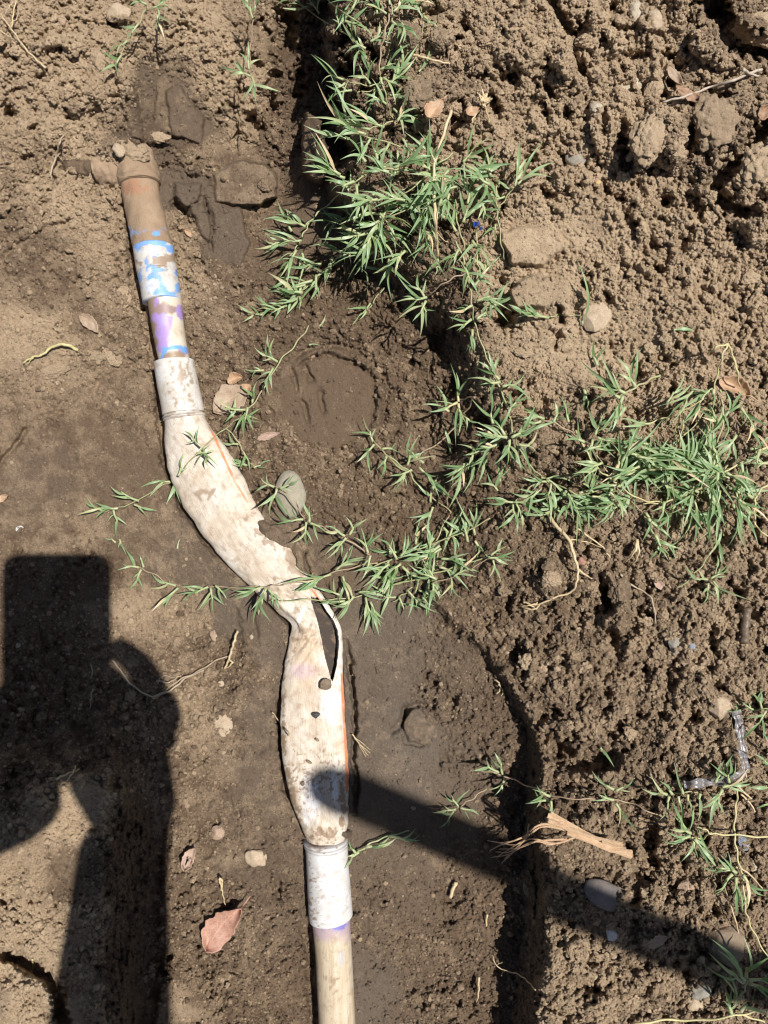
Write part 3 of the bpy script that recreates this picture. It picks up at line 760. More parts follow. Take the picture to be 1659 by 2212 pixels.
# --- the flattened, twisted and split length
def col_flat(u, v, th, t):
    n = F2(u, v, .018, 25)
    c = mixt((.66, .60, .52), (.56, .47, .37), .5 + n)
    c = mixt(c, (.74, .71, .67), ss(.1, .6, .5 * blob(u, v, 700, 1580, 60, 170) + .4 * blob(u, v, 500, 1200, 60, 60) + .2 * F2(u, v, .04, 26)))
    c = mixt(c, (.60, .42, .26), .6 * ss(.1, .7, blob(u, v, 655, 1400, 50, 120) + .3 * n))
    c = mixt(c, (.62, .46, .55), .55 * ss(.1, .7, blob(u, v, 655, 1450, 48, 26)))
    c = mixt(c, (.80, .77, .74), .8 * ss(.2, .7, blob(u, v, 650, 1330, 9, 48, -24)))
    c = mixt(c, (.78, .78, .79), .9 * ss(.1, .6, max(blob(u, v, 672, 1720, 36, 90, 4), blob(u, v, 722, 1700, 14, 60), blob(u, v, 716, 1520, 30, 60)) + .3 * F2(u * 3, v * .5, .03, 28)))
    if 1285 < v < 1480 and u > np.interp(v, [a for a, b in SLO], [b for a, b in SLO]) - 1: c = mixt(c, (.78, .74, .68), .85)
    # mud splashes
    m = .85 * ss(.1, .55, F2(u, v, .07, 29, 5) + .9 * max(blob(u, v, 442, 1065, 30, 20), 1.3 * blob(u, v, 575, 1150, 60, 34, -40), 1.3 * blob(u, v, 640, 1215, 44, 30, -50), .6 * blob(u, v, 610, 1290, 70, 60, 0), .5 * blob(u, v, 640, 1370, 40, 50)) - .28)
    m = max(m, ss(.12, .5, F2(u, v, .09, 35, 5) + 1.1 * max(blob(u, v, 632, 1735, 16, 110, 8), blob(u, v, 742, 1740, 14, 70), blob(u, v, 700, 1802, 60, 20), blob(u, v, 612, 1580, 7, 150)) - .25))
    m = max(m, .9 * ss(.30, .40, F2(u, v, .12, 37, 3) + .35 * blob(u, v, 680, 1680, 70, 40)))
    c = mixt(c, (.24, .16, .10), .9 * m)
    if th < math.pi:
        # orange print line along the right-hand edge
        lu = np.interp(v, [905, 960, 1040, 1080, 1270, 1300, 1340, 1480, 1560, 1640, 1700, 1760], [450, 474, 511, 535, 672, 700, 738, 743, 748, 753, 754, 754])
        w_ = 3.0 + 1.2 * ss(1450, 1600, v)
        if (900 < v < 1085 or 1245 < v < 1300 or 1455 < v < 1710) and abs(u - (lu - 3.5)) < w_: c = mixt(c, ORANGE, .95 - .5 * ss(.2, .6, F2(u, v, .05, 39)))
    else:
        if th > 5.7 and (1455 < v < 1700): c = mixt(c, ORANGE, .8)
    return c
FL = [(356,905,443,893,12.6,1),(357,925,443,903,12.6,1),(356,958,459,928,11.5,1),(363,1005,484,960,10,1),(376,1050,507,998,9,1.5),(400,1100,530,1040,8.5,2),(432,1148,552,1086,8,2),(468,1195,580,1130,8,2.5),(508,1236,614,1170,8.5,3),(548,1275,648,1212,8.5,3),
      (590,1313,678,1258,8.5,3),(617,1348,712,1308,8,3),(624,1372,734,1350,8,2.5),(622,1405,741,1388,8,2),(612,1455,741,1440,8,1.5),(606,1520,744,1510,8,1),(606,1590,748,1582,8.5,1),(612,1650,752,1645,9,1),(622,1700,753,1697,10,1),(636,1748,753,1747,11,0.5),(652,1786,750,1786,11.5,0),(662,1812,746,1812,11.5,0)]
SLI = [(1286, 672), (1300, 672), (1336, 684), (1360, 690), (1386, 695), (1420, 702), (1446, 709), (1476, 717)]
SLO = [(1286, 684), (1300, 693), (1341, 721), (1362, 731), (1386, 734), (1420, 731), (1446, 727), (1476, 718)]
def cut(p, th):
    if th > math.pi: return False
    kz = 1 - p.z / D; u = p.x / (S * kz) + 829.5; v = 1106 - p.y / (S * kz)
    if not 1290 < v < 1470: return False
    return np.interp(v, [a for a, b in SLI], [b for a, b in SLI]) < u < np.interp(v, [a for a, b in SLO], [b for a, b in SLO])
def d_flat(c, th, t, r):
    v = r[1]; top = max(0, math.sin(th))
    # a sunk, creased roof with long ridges; raised ridge at the twist
    d = 0.0009 * F2(math.cos(th) * 30, v * .35, .09, 44) * ss(930, 1000, v)
    d += -.0018 * top * (1 - abs(math.cos(th))) * ss(1450, 1560, v) * (1 - ss(1700, 1790, v))
    d += .0022 * math.exp(-((math.cos(th) + .45 - (v - 1340) * .004) / .16) ** 2) * top * math.exp(-((v - 1330) / 55) ** 2)
    for vc, am, wd, sl_ in ((1318, .0012, 9, 60), (1372, .0014, 8, -45), (1398, .0010, 10, -70), (1290, .0009, 10, 50), (1225, .0008, 12, 40), (1765, .0010, 9, 15), (975, .0007, 10, 10)):
        d += -am * top * math.exp(-((v - vc - sl_ * math.cos(th) + 6 * math.sin(th * 5)) / wd) ** 2)
    d += -.0030 * math.exp(-((v - 1352) / 16) ** 2) * (math.cos(th) < -.2) * ss(-.2, -.8, math.cos(th))
    return d
lofted('split_pipe_length', stations(FL, 18), 210, col_flat, M_PVC, pipe, disp=d_flat, cut=cut, solid=.0013)
# mud lodged inside the split
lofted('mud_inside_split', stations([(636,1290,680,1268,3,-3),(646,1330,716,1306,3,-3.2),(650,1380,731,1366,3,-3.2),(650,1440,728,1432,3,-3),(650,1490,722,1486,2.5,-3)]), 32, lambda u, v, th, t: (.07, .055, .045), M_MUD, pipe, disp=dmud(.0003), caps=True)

# --- third coupling, muddy, and the lower pipe with its blue band
def col_c3(u, v, th, t):
    c = mixt((.62, .60, .57), (.70, .69, .69), .5 + F2(u, v, .04, 50))
    c = mixt(c, MUDC, .9 * ss(.08, .45, F2(u, v, .15, 51, 6) + .55 * (1 - ss(0, .18, t)) + .5 * ss(742, 760, u) + .3 * blob(u, v, 668, 1960, 20, 60) - .12))
    return c
def d_c3(c, th, t, r):
    return -.0014 * (1 - ss(.0, .01, t)) + .0009 * math.exp(-((t - .035) / .02) ** 2) - .0016 * math.exp(-((t - .075) / .014) ** 2) + .0008 * math.exp(-((t - .110) / .018) ** 2) - .0016 * math.exp(-((t - .150) / .014) ** 2) - .0008 * ss(.985, 1, t)
lofted('coupling', stations([(657,1815,748,1812,15.2,-.5),(660,1835,751,1832,15.2,-.5),(662,1870,753,1866,15.3,-.5),(664,1920,757,1914,15.4,-.5),(666,1960,760,1950,15.5,-.5),(668,1988,762,1977,15.5,-.5)], 34), 72, col_c3, M_FIT, pipe, disp=d_c3, caps=True)
def col_p3(u, v, th, t):
    c = mixt((.60, .51, .38), (.50, .40, .27), .5 + F2(u * 2.5, v * .25, .03, 54))
    c = mixt(c, (.68, .60, .48), .6 * ss(.1, .5, F2(u * 3, v * .2, .04, 55)))
    w = 1 - ss(2016, 2042, v + 10 * F2(u, v, .07, 57))
    c = mixt(c, (.44, .34, .40), .9 * w)
    c = mixt(c, (.15, .17, .62), ss(.0, .3, .6 * blob(u, v, 728, 2000, 30, 13) + .5 * F2(u, v, .08, 58) + .05) * (1 - ss(2008, 2020, v)))
    c = mixt(c, (.42, .50, .62), .5 * ss(.1, .6, blob(u, v, 737, 2070, 10, 26)))
    c = mixt(c, MUDC, .8 * ss(.25, .42, F2(u, v, .08, 59, 5) + .3 * blob(u, v, 720, 2120, 10, 14)))
    return c
lofted('pipe_section', stations([(672,1980,756,1972,13.4,-.8),(676,2010,757,2004,13.4,-.8),(681,2060,760,2054,13.3,-1),(684,2120,763,2114,13.2,-1),(687,2180,766,2174,13.2,-1),(690,2250,770,2244,13.2,-1),(696,2400,780,2394,13.2,-1),(705,2700,795,2694,13.2,-1)]), 64, col_p3, M_PVC, pipe)
# ================================================================ creeping grass
def leaf_material():
    m, nt, bs = newmat('grass_leaf')
    oi = nt.nodes.new('ShaderNodeObjectInfo')
    uvn = nd(nt, 'ShaderNodeUVMap', uv_map='UVMap')
    sp = nt.nodes.new('ShaderNodeSeparateXYZ'); nt.links.new(uvn.outputs[0], sp.inputs[0])
    col = ramp_(nt, oi.outputs['Random'], [(0.0, (.15, .27, .09)), (.4, (.26, .40, .18)), (.75, (.38, .50, .27)), (.95, (.46, .54, .27)), (1.0, (.58, .52, .28))])
    # parallel veins and a yellow base and tip
    mp = nt.nodes.new('ShaderNodeMapping'); mp.inputs['Scale'].default_value = (2, 26, 1); nt.links.new(uvn.outputs[0], mp.inputs['Vector'])
    st = noise_(nt, 3.0, 3, .6, mp.outputs[0])
    col = mixc(nt, maprange(nt, st, .3, .7, .0, .35), col, (.30, .40, .24))
    col = mixc(nt, maprange(nt, sp.outputs[0], .22, .0, 0, .75), col, (.48, .50, .26))
    tipn = math_(nt, 'MULTIPLY', maprange(nt, sp.outputs[0], .86, 1.0), math_(nt, 'GREATER_THAN', oi.outputs['Random'], .62))
    col = mixc(nt, tipn, col, (.50, .42, .26))
    # dust
    dn = noise_(nt, 500, 4, .6, geopos(nt))
    col = mixc(nt, maprange(nt, dn, .52, .75, 0, .5), col, (.38, .33, .25))
    nt.links.new(col, bs.inputs['Base Color'])
    bs.inputs['Roughness'].default_value = .42
    bs.inputs['Specular IOR Level'].default_value = .5
    tr = nt.nodes.new('ShaderNodeBsdfTranslucent'); nt.links.new(mixc(nt, 1.0, col, (1.0, 1.25, .55), 'MULTIPLY'), tr.inputs[0])
    mx = nt.nodes.new('ShaderNodeMixShader'); mx.inputs[0].default_value = .30
    nt.links.new(bs.outputs[0], mx.inputs[1]); nt.links.new(tr.outputs[0], mx.inputs[2])
    nt.links.new(mx.outputs[0], nt.nodes['Material Output'].inputs[0])
    return m
def stem_material(name, a, b, c):
    m, nt, bs = newmat(name)
    pos = geopos(nt)
    n = noise_(nt, 120, 3, .6, pos)
    col = ramp_(nt, n, [(.3, a), (.5, b), (.7, c)])
    col = mixc(nt, maprange(nt, noise_(nt, 900, 3, .6, pos), .5, .75, 0, .5), col, (.36, .28, .19))
    nt.links.new(col, bs.inputs['Base Color']); bs.inputs['Roughness'].default_value = .5
    return m
M_LEAF = leaf_material()
M_STEM = stem_material('grass_stem', (.34, .24, .15), (.36, .37, .18), (.27, .34, .15))
M_SHOOT = stem_material('grass_shoot', (.44, .43, .22), (.32, .40, .19), (.50, .47, .29))
M_PALE = stem_material('pale_stolon', (.50, .42, .22), (.55, .50, .24), (.46, .40, .26))
M_BROWNSTEM = stem_material('brown_stolon', (.30, .20, .15), (.36, .26, .17), (.40, .31, .19))
M_STRAW = stem_material('straw', (.55, .42, .24), (.62, .49, .30), (.48, .34, .18))
M_ROOT = stem_material('root', (.36, .27, .18), (.42, .33, .23), (.30, .22, .14))

def tube_mesh(name, pts, rads, sides=7, closed_tip=True):
    """tube along world points with a radius at each"""
    vs = []; fs = []
    n = len(pts); up_ = Vector((0, 0, 1))
    for i, p in enumerate(pts):
        t = (pts[min(i + 1, n - 1)] - pts[max(i - 1, 0)]).normalized()
        a = t.cross(up_)
        if a.length < 1e-3: a = t.cross(Vector((1, 0, 0)))
        a.normalize(); b = a.cross(t)
        for k_ in range(sides):
            w = 2 * math.pi * k_ / sides
            vs.append(p + (a * math.cos(w) + b * math.sin(w)) * rads[i])
    for i in range(n - 1):
        for k_ in range(sides):
            k2 = (k_ + 1) % sides
            fs.append((i * sides + k_, i * sides + k2, (i + 1) * sides + k2, (i + 1) * sides + k_))
    fs.append(tuple(range(sides - 1, -1, -1))); fs.append(tuple((n - 1) * sides + k_ for k_ in range(sides)))
    return vs, fs

def join_parts(parts):
    vs = []; fs = []
    for v, f in parts:
        o = len(vs); vs += v; fs += [tuple(i + o for i in q) for q in f]
    return vs, fs

def leaf_mesh(k_):
    r = random.Random(k_ * 31 + 4)
    droop = r.uniform(.0, .38); side = r.uniform(-.22, .22); fold = r.uniform(.25, .9); twist = r.uniform(-.9, .9); wmax = r.uniform(.8, 1.1); pk = r.uniform(.15, .4)
    n = 8; vs = []; fs = []; uvs = []
    for i in range(n + 1):
        t = i / n
        w = wmax * .5 * (min(1, .38 + t / pk * .62) if t < pk else max(0, 1 - ((t - pk) / (1 - pk)) ** 1.5))
        w = max(w, .012)
        x = t; y = side * t * t; z = .10 * math.sin(t * math.pi) - droop * t * t
        tw = twist * t
        for s_ in (-1, 0, 1):
            yy = s_ * w * .115 * math.cos(tw); zz = s_ * w * .115 * math.sin(tw) + abs(s_) * fold * w * .06
            vs.append((x, y + yy, z + zz)); uvs.append((t, .5 + .5 * s_))
    for i in range(n):
        for s_ in (0, 1):
            a = i * 3 + s_; fs.append((a, a + 1, a + 4, a + 3))
    me = pymesh('leaf', vs, fs)
    uv = me.uv_layers.new(name='UVMap')
    li = np.empty(len(me.loops), np.int32); me.loops.foreach_get('vertex_index', li)
    uv.data.foreach_set('uv', np.array(uvs, np.float32)[li].reshape(-1))
    me.materials.append(M_LEAF)
    return me
LEAVES = [leaf_mesh(i) for i in range(24)]
for q_ in LEAVES[-1:]: q_.materials[0] = M_STRAW
NLEAF = 0
def img_dir(deg, elev):
    a = math.radians(deg); return Vector((math.cos(a) * math.cos(elev), math.sin(a) * math.cos(elev), math.sin(elev)))

def add_leaf(parent, base, d, length, rnd, name='leaf', wid=1.0, dry=True):
    global NLEAF
    o = bpy.data.objects.new(name, rnd.choice(LEAVES if dry else LEAVES[:-1])); NLEAF += 1
    side = d.cross(Vector((0, 0, 1)))
    if side.length < .05: side = Vector((1, 0, 0))
    side.normalize(); upv = side.cross(d).normalized()
    roll = rnd.uniform(-.75, .75)
    s2 = -side * math.cos(roll) + upv * math.sin(roll); u2 = d.cross(s2)
    M = Matrix((d, s2, u2)).transposed().to_4x4()
    w = wid * rnd.uniform(.8, 1.35) * .0178 / max(length, .006)
    w = max(.55, min(w, 1.6))
    o.matrix_local = Matrix.Translation(base) @ M @ Matrix.Diagonal((length, length * w, length, 1))
    C.objects.link(o); o.parent = parent
    return o

def grass(label, stems, shoots, mat=None, cat='grass', name='grass_runner', seed=1, rad=2.6, group='creeping grass runners over the dug soil', parent_at=None, smat=None):
    """stems: lists of (u, v, mm above the surface); shoots: (u, v, mm above, direction, length, leaves, leaf length[, spread])"""
    rnd = random.Random(seed * 101 + 7)
    first = stems[0][0] if stems else shoots[0][:3]
    z0 = surf(first[0], first[1])
    base = P(first[0], first[1], z0)
    root = empty(name, base)
    tag(root, label, cat, group)
    parts = []; nodeparts = []
    for st in stems:
        q = []
        for (u, v, off) in st: q.append((u, v, (surf(u, v) + off * .001)))
        dense = catmull(q, 8)
        pts = []; rr = []
        L = len(dense)
        for i, (u, v, z) in enumerate(dense):
            u += 1.5 * math.sin(i * .9 + seed); v += 1.5 * math.cos(i * .7 + seed)
            z = max(z, surf(u, v) + .0006)
            pts.append(P(u, v, z) - base)
            # swollen joints along the stem
            rr.append(rad * S * (.5 + .12 * (i % 8 == 0)) * (1.05 - .35 * i / L))
        parts.append(tube_mesh('s', pts, rr, 7))
    for sh in shoots:
        u, v, off, dr, ln, nl, ll = sh[:7]
        spread = sh[7] if len(sh) > 7 else 42
        off = off * 1.3 if off > 5 else off
        z = max(surf(u, v) + off * .001, surf(u, v) + .0015)
        b = P(u, v, z) - base
        elev = rnd.uniform(.05, .35)
        kz = 1 - z / D
        d = img_dir(dr + rnd.uniform(-6, 6), elev)
        n = 5; pts = []; bend = rnd.uniform(-.25, .25)
        sd_ = d.cross(Vector((0, 0, 1))).normalized()
        for i in range(n + 1):
            t = i / n
            pts.append(b + d * (ln * S * kz * t) + sd_ * (bend * ln * S * t * t))
        nodeparts.append(tube_mesh('n', pts, [S * rad * (.95 - .45 * i / n) for i in range(n + 1)], 7))
        for i in range(nl):
            t = .25 + .75 * (i + .5) / nl + rnd.uniform(-.06, .06)
            t = min(max(t, .05), 1)
            p = b + d * (ln * S * kz * t) + sd_ * (bend * ln * S * t * t)
            sgn = 1 if i % 2 else -1
            last = i >= nl - 1
            ang = dr + sgn * (rnd.uniform(.55, 1.25) * spread) * (0.25 if last else 1) + rnd.uniform(-8, 8)
            el = rnd.uniform(-.05, .75)
            le = ll * S * kz * rnd.choice((rnd.uniform(.4, .7), rnd.uniform(.75, 1.1), rnd.uniform(.8, 1.35))) / max(.75, math.cos(el))
            dd = img_dir(ang, el)
            tip = p + base + dd * le
            ku = 1 - tip.z / D
            g = surf(tip.x / (S * ku) + 829.5, 1106 - tip.y / (S * ku))
            if tip.z < g + .002:
                dz = min(g + .003 - tip.z, le * .8); dd = (dd + Vector((0, 0, dz / le))).normalized()
            add_leaf(root, p, dd, le, rnd, dry=nl > 3 and bool(stems))
    if parts:
        v_, f_ = join_parts(parts); mesh_obj('stem', pymesh('stem', v_, f_), mat or M_STEM, root)
    for v_, f_ in nodeparts: mesh_obj('shoot', pymesh('shoot', v_, f_), smat or M_SHOOT, root)
    return root

def along(pts, n, off, dirs, ln, nl, ll, seed, spread=42, jit=12):
    """evenly spaced shoots along a stem path, leaning alternately"""
    r = random.Random(seed); d = catmull([(a, b) for a, b in pts], 10); out = []
    for i in range(n):
        q = d[int((i + .5) / n * (len(d) - 1))]; q2 = d[min(int((i + .5) / n * (len(d) - 1)) + 2, len(d) - 1)]
        base_dir = math.degrees(math.atan2(-(q2[1] - q[1]), q2[0] - q[0])) if abs(q2[0] - q[0]) + abs(q2[1] - q[1]) > .1 else 0
        a = base_dir + (dirs if i % 2 else -dirs) + r.uniform(-14, 14)
        out.append((q[0] + r.uniform(-jit, jit), q[1] + r.uniform(-jit, jit), off + r.uniform(-3, 4), a, ln * r.uniform(.7, 1.2), nl, ll * r.uniform(.8, 1.15), spread))
    return out
def clump(poly_c, n, off, dir0, dspread, ln, nl, ll, seed, spread=40):
    """shoots filling ellipses (u, v, ru, rv, weight)"""
    r = random.Random(seed); out = []
    tot = sum(c[4] for c in poly_c)
    for c in poly_c:
        for i in range(max(1, round(n * c[4] / tot))):
            a = r.uniform(0, 6.283); q = math.sqrt(r.uniform(0, 1))
            out.append((c[0] + math.cos(a) * q * c[2], c[1] + math.sin(a) * q * c[3], off + r.uniform(-off * .8, off * .5), dir0 + r.uniform(-dspread, dspread), ln * r.uniform(.6, 1.3), nl, ll * r.uniform(.8, 1.2), spread))
    return out

G = grass
# --- top left
G('short sprig with a bright stem hanging at the top left above the mud-crusted fitting', [[(345,-10,22),(343,30,20),(342,58,18)], [(318,14,22),(300,50,18),(275,90,14),(250,148,8)]],
  [(342,20,20,-80,30,4,36),(318,10,20,170,24,3,34),(330,18,20,10,26,4,34),(300,50,16,-120,30,4,30),(275,88,12,-125,24,3,30),(262,120,8,-120,30,3,34),(345,2,20,60,20,2,30)], seed=1)
G('thin hanging stem with two small tufts above the pit at the top centre left', [[(553,-10,42),(548,40,40),(541,100,40),(540,165,38),(548,215,34),(558,250,28)]],
  [(546,40,42,120,30,4,34),(548,25,42,60,26,3,30),(541,165,38,150,28,4,40),(543,165,38,-60,34,3,52),(538,150,38,100,18,3,30)], mat=M_BROWNSTEM, seed=2)
# --- top centre mass
G('leafy runner slanting down from the top edge over the dark pit wall', [[(636,-5,10),(690,40,12),(738,68,10),(770,95,6),(800,130,6),(825,170,6)], [(700,-8,12),(745,30,12),(790,60,8),(815,110,6)]],
  [(648,5,10,160,26,4,34),(665,15,12,200,24,3,36),(690,30,12,120,28,4,38),(700,45,12,-60,26,3,36),(735,65,10,100,26,4,34),(745,45,10,-40,24,4,40),(770,90,8,-80,34,4,42),(790,105,8,150,24,3,36),(760,20,10,60,24,3,36),(800,90,8,20,24,3,36)], seed=3, rad=3)
G('bushy upright tuft at the top edge right of the slanting runner', [[(842,-10,12),(848,40,12),(845,80,8),(838,120,6)], [(905,-10,10),(912,30,8),(914,78,2)]],
  [(842,10,14,100,30,5,44),(850,25,14,40,30,5,46),(846,45,12,-60,28,4,40),(858,10,12,10,34,4,50),(880,15,10,50,26,4,48),(835,30,12,150,26,4,38),(868,50,10,-70,26,3,40),(905,22,10,120,20,3,30),(915,35,8,-30,20,2,34),(790,5,12,60,30,5,44),(815,30,10,100,26,4,40),(775,-2,12,-120,30,3,55),(905,5,10,30,26,4,50)], seed=4)
G('long bare pale stolon curving down among the leaves at the top centre', [[(842,30,16),(832,70,20),(822,115,18),(820,165,12)]], [(822,168,10,-80,16,2,20)], mat=M_BROWNSTEM, seed=5, rad=3.4)
G('left-pointing sprig of narrow leaves over the dark pit wall', [[(828,180,8),(800,185,14),(770,180,18),(740,172,18)], [(822,195,6),(800,196,12),(770,200,14)]],
  [(742,172,18,165,34,3,52,20),(745,180,16,-130,20,2,36),(800,182,14,120,26,3,40),(760,195,14,190,30,3,44,25),(810,190,10,-100,30,3,44)], seed=6)
G('spray of short leaves where the pale stolon enters the main grass mass', [[(820,165,10),(832,200,8),(842,240,6),(850,262,6)]],
  [(822,150,8,20,26,4,42),(828,168,8,-40,28,4,44),(838,185,8,40,30,5,50),(850,180,6,70,30,4,52),(842,205,8,-10,26,4,44),(835,225,8,150,24,4,40),(850,235,6,-40,26,4,42),(862,160,6,60,24,3,46),(880,245,4,-30,24,3,36)], seed=7)
# --- main mass
G('broad sweep of long leaves pointing left in the middle of the main grass mass', [[(905,330,10),(860,315,14),(800,297,16),(762,288,16),(730,290,14)], [(850,262,8),(820,272,14),(790,280,16)]],
  [(790,290,18,175,40,5,66,18),(800,280,18,165,40,5,70,20),(760,285,16,140,30,4,60,24),(755,300,16,185,34,4,62,22),(800,300,14,-120,36,5,54,26),(830,275,16,170,36,4,66,22),(858,262,12,60,24,4,46),(870,300,12,-60,30,5,46),(840,310,12,-100,30,4,50),(735,220,18,105,40,2,56,14),(752,265,14,110,40,2,60,12)], seed=8, rad=3)
G('thick green-jointed runner reaching left to a fan of leaves below the main mass', [[(960,385,8),(900,372,12),(850,365,16),(800,370,18),(745,392,18),(700,380,16)], [(660,488,14),(685,462,14),(720,432,16),(760,398,18),(800,372,16)]],
  [(745,385,20,165,40,6,52,22),(735,378,20,150,40,4,54,20),(765,392,18,200,30,4,46),(800,368,18,20,34,5,52,24),(850,362,18,10,40,5,54,24),(840,372,16,170,30,4,44),(905,375,12,0,30,4,40),(770,400,14,-90,34,4,56,22),(790,350,14,130,24,4,44),(815,345,14,90,24,4,42)], mat=M_STEM, seed=9, rad=3.6)
G('low fan of leaves hanging off the lower left end of the brown stem', [[(668,482,14),(656,505,14),(640,535,12),(625,555,10)]],
  [(660,490,14,150,34,4,50,30),(650,520,14,190,34,5,52,34),(640,540,12,-120,34,5,52,28),(630,500,12,120,30,3,44),(612,520,10,200,28,4,44),(652,545,10,-70,26,3,46)], seed=10, rad=3.4)
G('dense bed of crossing leaves at the heart of the main grass mass', [[(980,330,8),(940,360,10),(900,400,12),(850,430,12)], [(1000,380,8),(950,400,10),(900,440,10),(840,470,10)], [(830,480,12),(790,520,12),(745,556,10),(700,585,8)]],
  clump([(880,420,90,50,5),(930,350,60,45,3),(850,500,80,45,5),(1010,400,50,50,3),(780,480,60,40,3)], 40, 12, 200, 150, 32, 5, 56, 11, 34), seed=11, rad=3.2)
G('runner of overlapping leaves slanting down left along the shadowed bank', [[(820,478,12),(770,520,12),(720,565,10),(670,610,8),(635,640,6)]],
  along([(820,478),(770,520),(720,565),(670,610),(640,640)], 11, 10, 38, 34, 4, 44, 12, 30), seed=12, rad=3.8)
G('shaded lower sprigs reaching down left to the mud beside the bank', [[(700,585,8),(660,620,6),(620,650,5),(560,680,3)], [(830,620,6),(800,660,6),(760,700,4)]],
  [(660,615,8,200,34,4,44),(640,640,6,210,30,5,40),(620,660,5,200,34,4,38),(600,668,5,190,30,4,36),(570,680,3,180,30,3,34),(620,600,5,-100,26,3,40),(800,655,6,-120,30,3,40),(780,560,8,-80,30,4,44),(840,560,10,-100,30,4,50),(870,540,10,-110,30,4,52)], seed=13)
G('upright leafy stem just left of the blue scraps', [[(1078,395,8),(1070,420,12),(1075,460,10),(1082,520,8),(1090,560,6)], [(1010,560,8),(1000,520,10),(988,480,10),(985,430,8)]],
  [(1010,440,10,80,30,5,50),(1000,480,10,60,28,4,46),(985,500,10,120,28,5,46),(1030,390,10,50,30,5,48),(1060,380,8,110,28,4,44),(1040,440,10,-60,28,4,44),(1020,520,8,-70,28,4,46),(990,540,8,-120,26,4,42),(960,470,8,150,26,4,44),(945,560,6,-80,22,3,40),(1000,350,8,40,26,4,42)], seed=14, rad=3.2)
G('young shoot with three spread blades on bare soil right of the main grass mass', [[(1058,492,4),(1075,455,8),(1095,425,10),(1112,402,12)]],
  [(1112,402,12,75,26,3,60,18),(1118,398,12,40,24,3,66,20),(1105,410,10,160,14,1,40),(1070,485,4,-90,16,2,34),(1090,425,10,-150,22,2,40)], seed=15)
# --- down along the plateau edge
G('pale-jointed runner climbing down the edge of the raised soil', [[(985,520,8),(1005,570,8),(1015,620,8),(1020,660,10),(1026,700,8),(1045,755,6),(1062,800,6)], [(1030,500,6),(1032,560,8),(1028,620,8)]],
  [(1005,580,8,-60,26,4,44),(1015,600,8,120,26,4,40),(1022,620,8,40,30,4,44),(1040,600,8,70,28,4,44),(1050,640,8,-50,28,4,44),(1030,650,8,20,30,4,46),(1020,660,10,200,24,4,36),(1018,690,10,-150,28,4,40),(1020,712,10,-90,34,4,48,22),(1030,690,8,50,24,3,38),(1060,665,6,40,24,3,40)], seed=16, rad=3.4)
G('star-shaped tuft at the end of a bare brown stem under the main mass', [[(1008,590,10),(980,600,14),(950,618,18),(922,642,20)]],
  [(918,645,20,110,30,3,56,50),(920,650,20,-120,30,3,54,40),(915,645,20,170,24,3,52,24),(922,642,20,200,26,2,30),(912,655,18,-70,22,3,34)], mat=M_BROWNSTEM, seed=17, rad=3.2)
G('flat cut sprig with a yellow stem lying on the dry slab of soil', [[(1190,683,5),(1215,680,4),(1255,683,3)]], [(1185,687,5,168,50,6,38,14),(1150,680,5,160,30,3,34,16)], seed=18, rad=2.8)
G('single green blade standing by the pale flat stone', [], [(1258,700,3,85,10,1,90,10)], seed=19, cat='grass', name='grass_sprig', group=None)
G('four-pointed tuft on a pale forked stem left of the plateau edge', [[(1024,858,16),(1012,880,14),(985,920,10),(950,955,8),(912,978,6),(898,990,6)], [(1024,858,16),(1000,862,16),(988,868,18)]],
  [(990,868,20,88,20,3,64,30),(990,872,20,-85,20,3,58,26),(988,870,20,195,26,3,50,24),(1000,895,16,-40,20,2,44),(972,890,12,150,22,2,46)], mat=M_BROWNSTEM, smat=M_PALE, seed=20, rad=3.6)
G('main runner with big leaf whorls crossing the dark hollow', [[(1062,800,6),(1085,850,8),(1098,890,12),(1108,930,14),(1120,965,10),(1145,1005,6),(1170,1030,4)]],
  [(1078,820,8,130,26,4,44),(1080,825,8,200,26,4,44),(1085,835,8,20,26,4,42),(1098,890,14,60,26,4,50),(1095,945,18,170,30,5,60,32),(1100,950,18,-90,28,5,56,34),(1105,945,18,30,30,5,56,36),(1090,940,18,120,26,4,46),(1075,960,14,200,30,5,54),(1120,960,12,-20,24,3,44),(1065,915,12,110,24,3,50)], seed=21, rad=3.6)
G('runner of narrow leaves sliding down left into the hollow below the whorls', [[(1095,945,14),(1050,965,10),(1010,985,8),(985,1015,6),(972,1050,6),(965,1095,4)]],
  along([(1090,945),(1050,965),(1010,985),(985,1015)], 6, 8, 30, 30, 4, 50, 22, 28) + [(975,980,8,110,20,2,56,16)], mat=M_BROWNSTEM, seed=22, rad=3.2)
G('runner ending in a small star left of the grass, over the wet mud', [[(800,945,10),(815,962,12),(845,990,12),(880,1015,10),(905,1050,6),(940,1080,5),(975,1105,5)]],
  [(806,955,12,120,24,3,34,40),(808,960,12,-120,24,3,34,34),(825,970,12,20,22,2,36),(835,985,12,-100,20,2,36),(880,1005,14,60,24,4,44),(905,1010,14,-35,40,4,58,20),(890,1015,12,200,26,3,40),(875,1020,10,-100,20,3,36),(930,1085,6,100,22,3,40),(935,1095,6,-110,26,4,44),(915,1000,12,150,24,3,40)], seed=23, rad=3.2)
G('tuft of five stiff leaves over the shadowed hole at the right of the wet mud', [[(1170,1035,4),(1140,1058,8),(1112,1085,12),(1090,1100,6)]],
  [(1110,1085,14,0,26,4,58,26),(1108,1085,14,180,26,3,50,20),(1108,1090,14,-100,30,4,48,30),(1115,1088,12,-60,26,3,50),(1075,1060,8,120,22,3,40),(1080,1040,8,90,20,2,36)], seed=24)
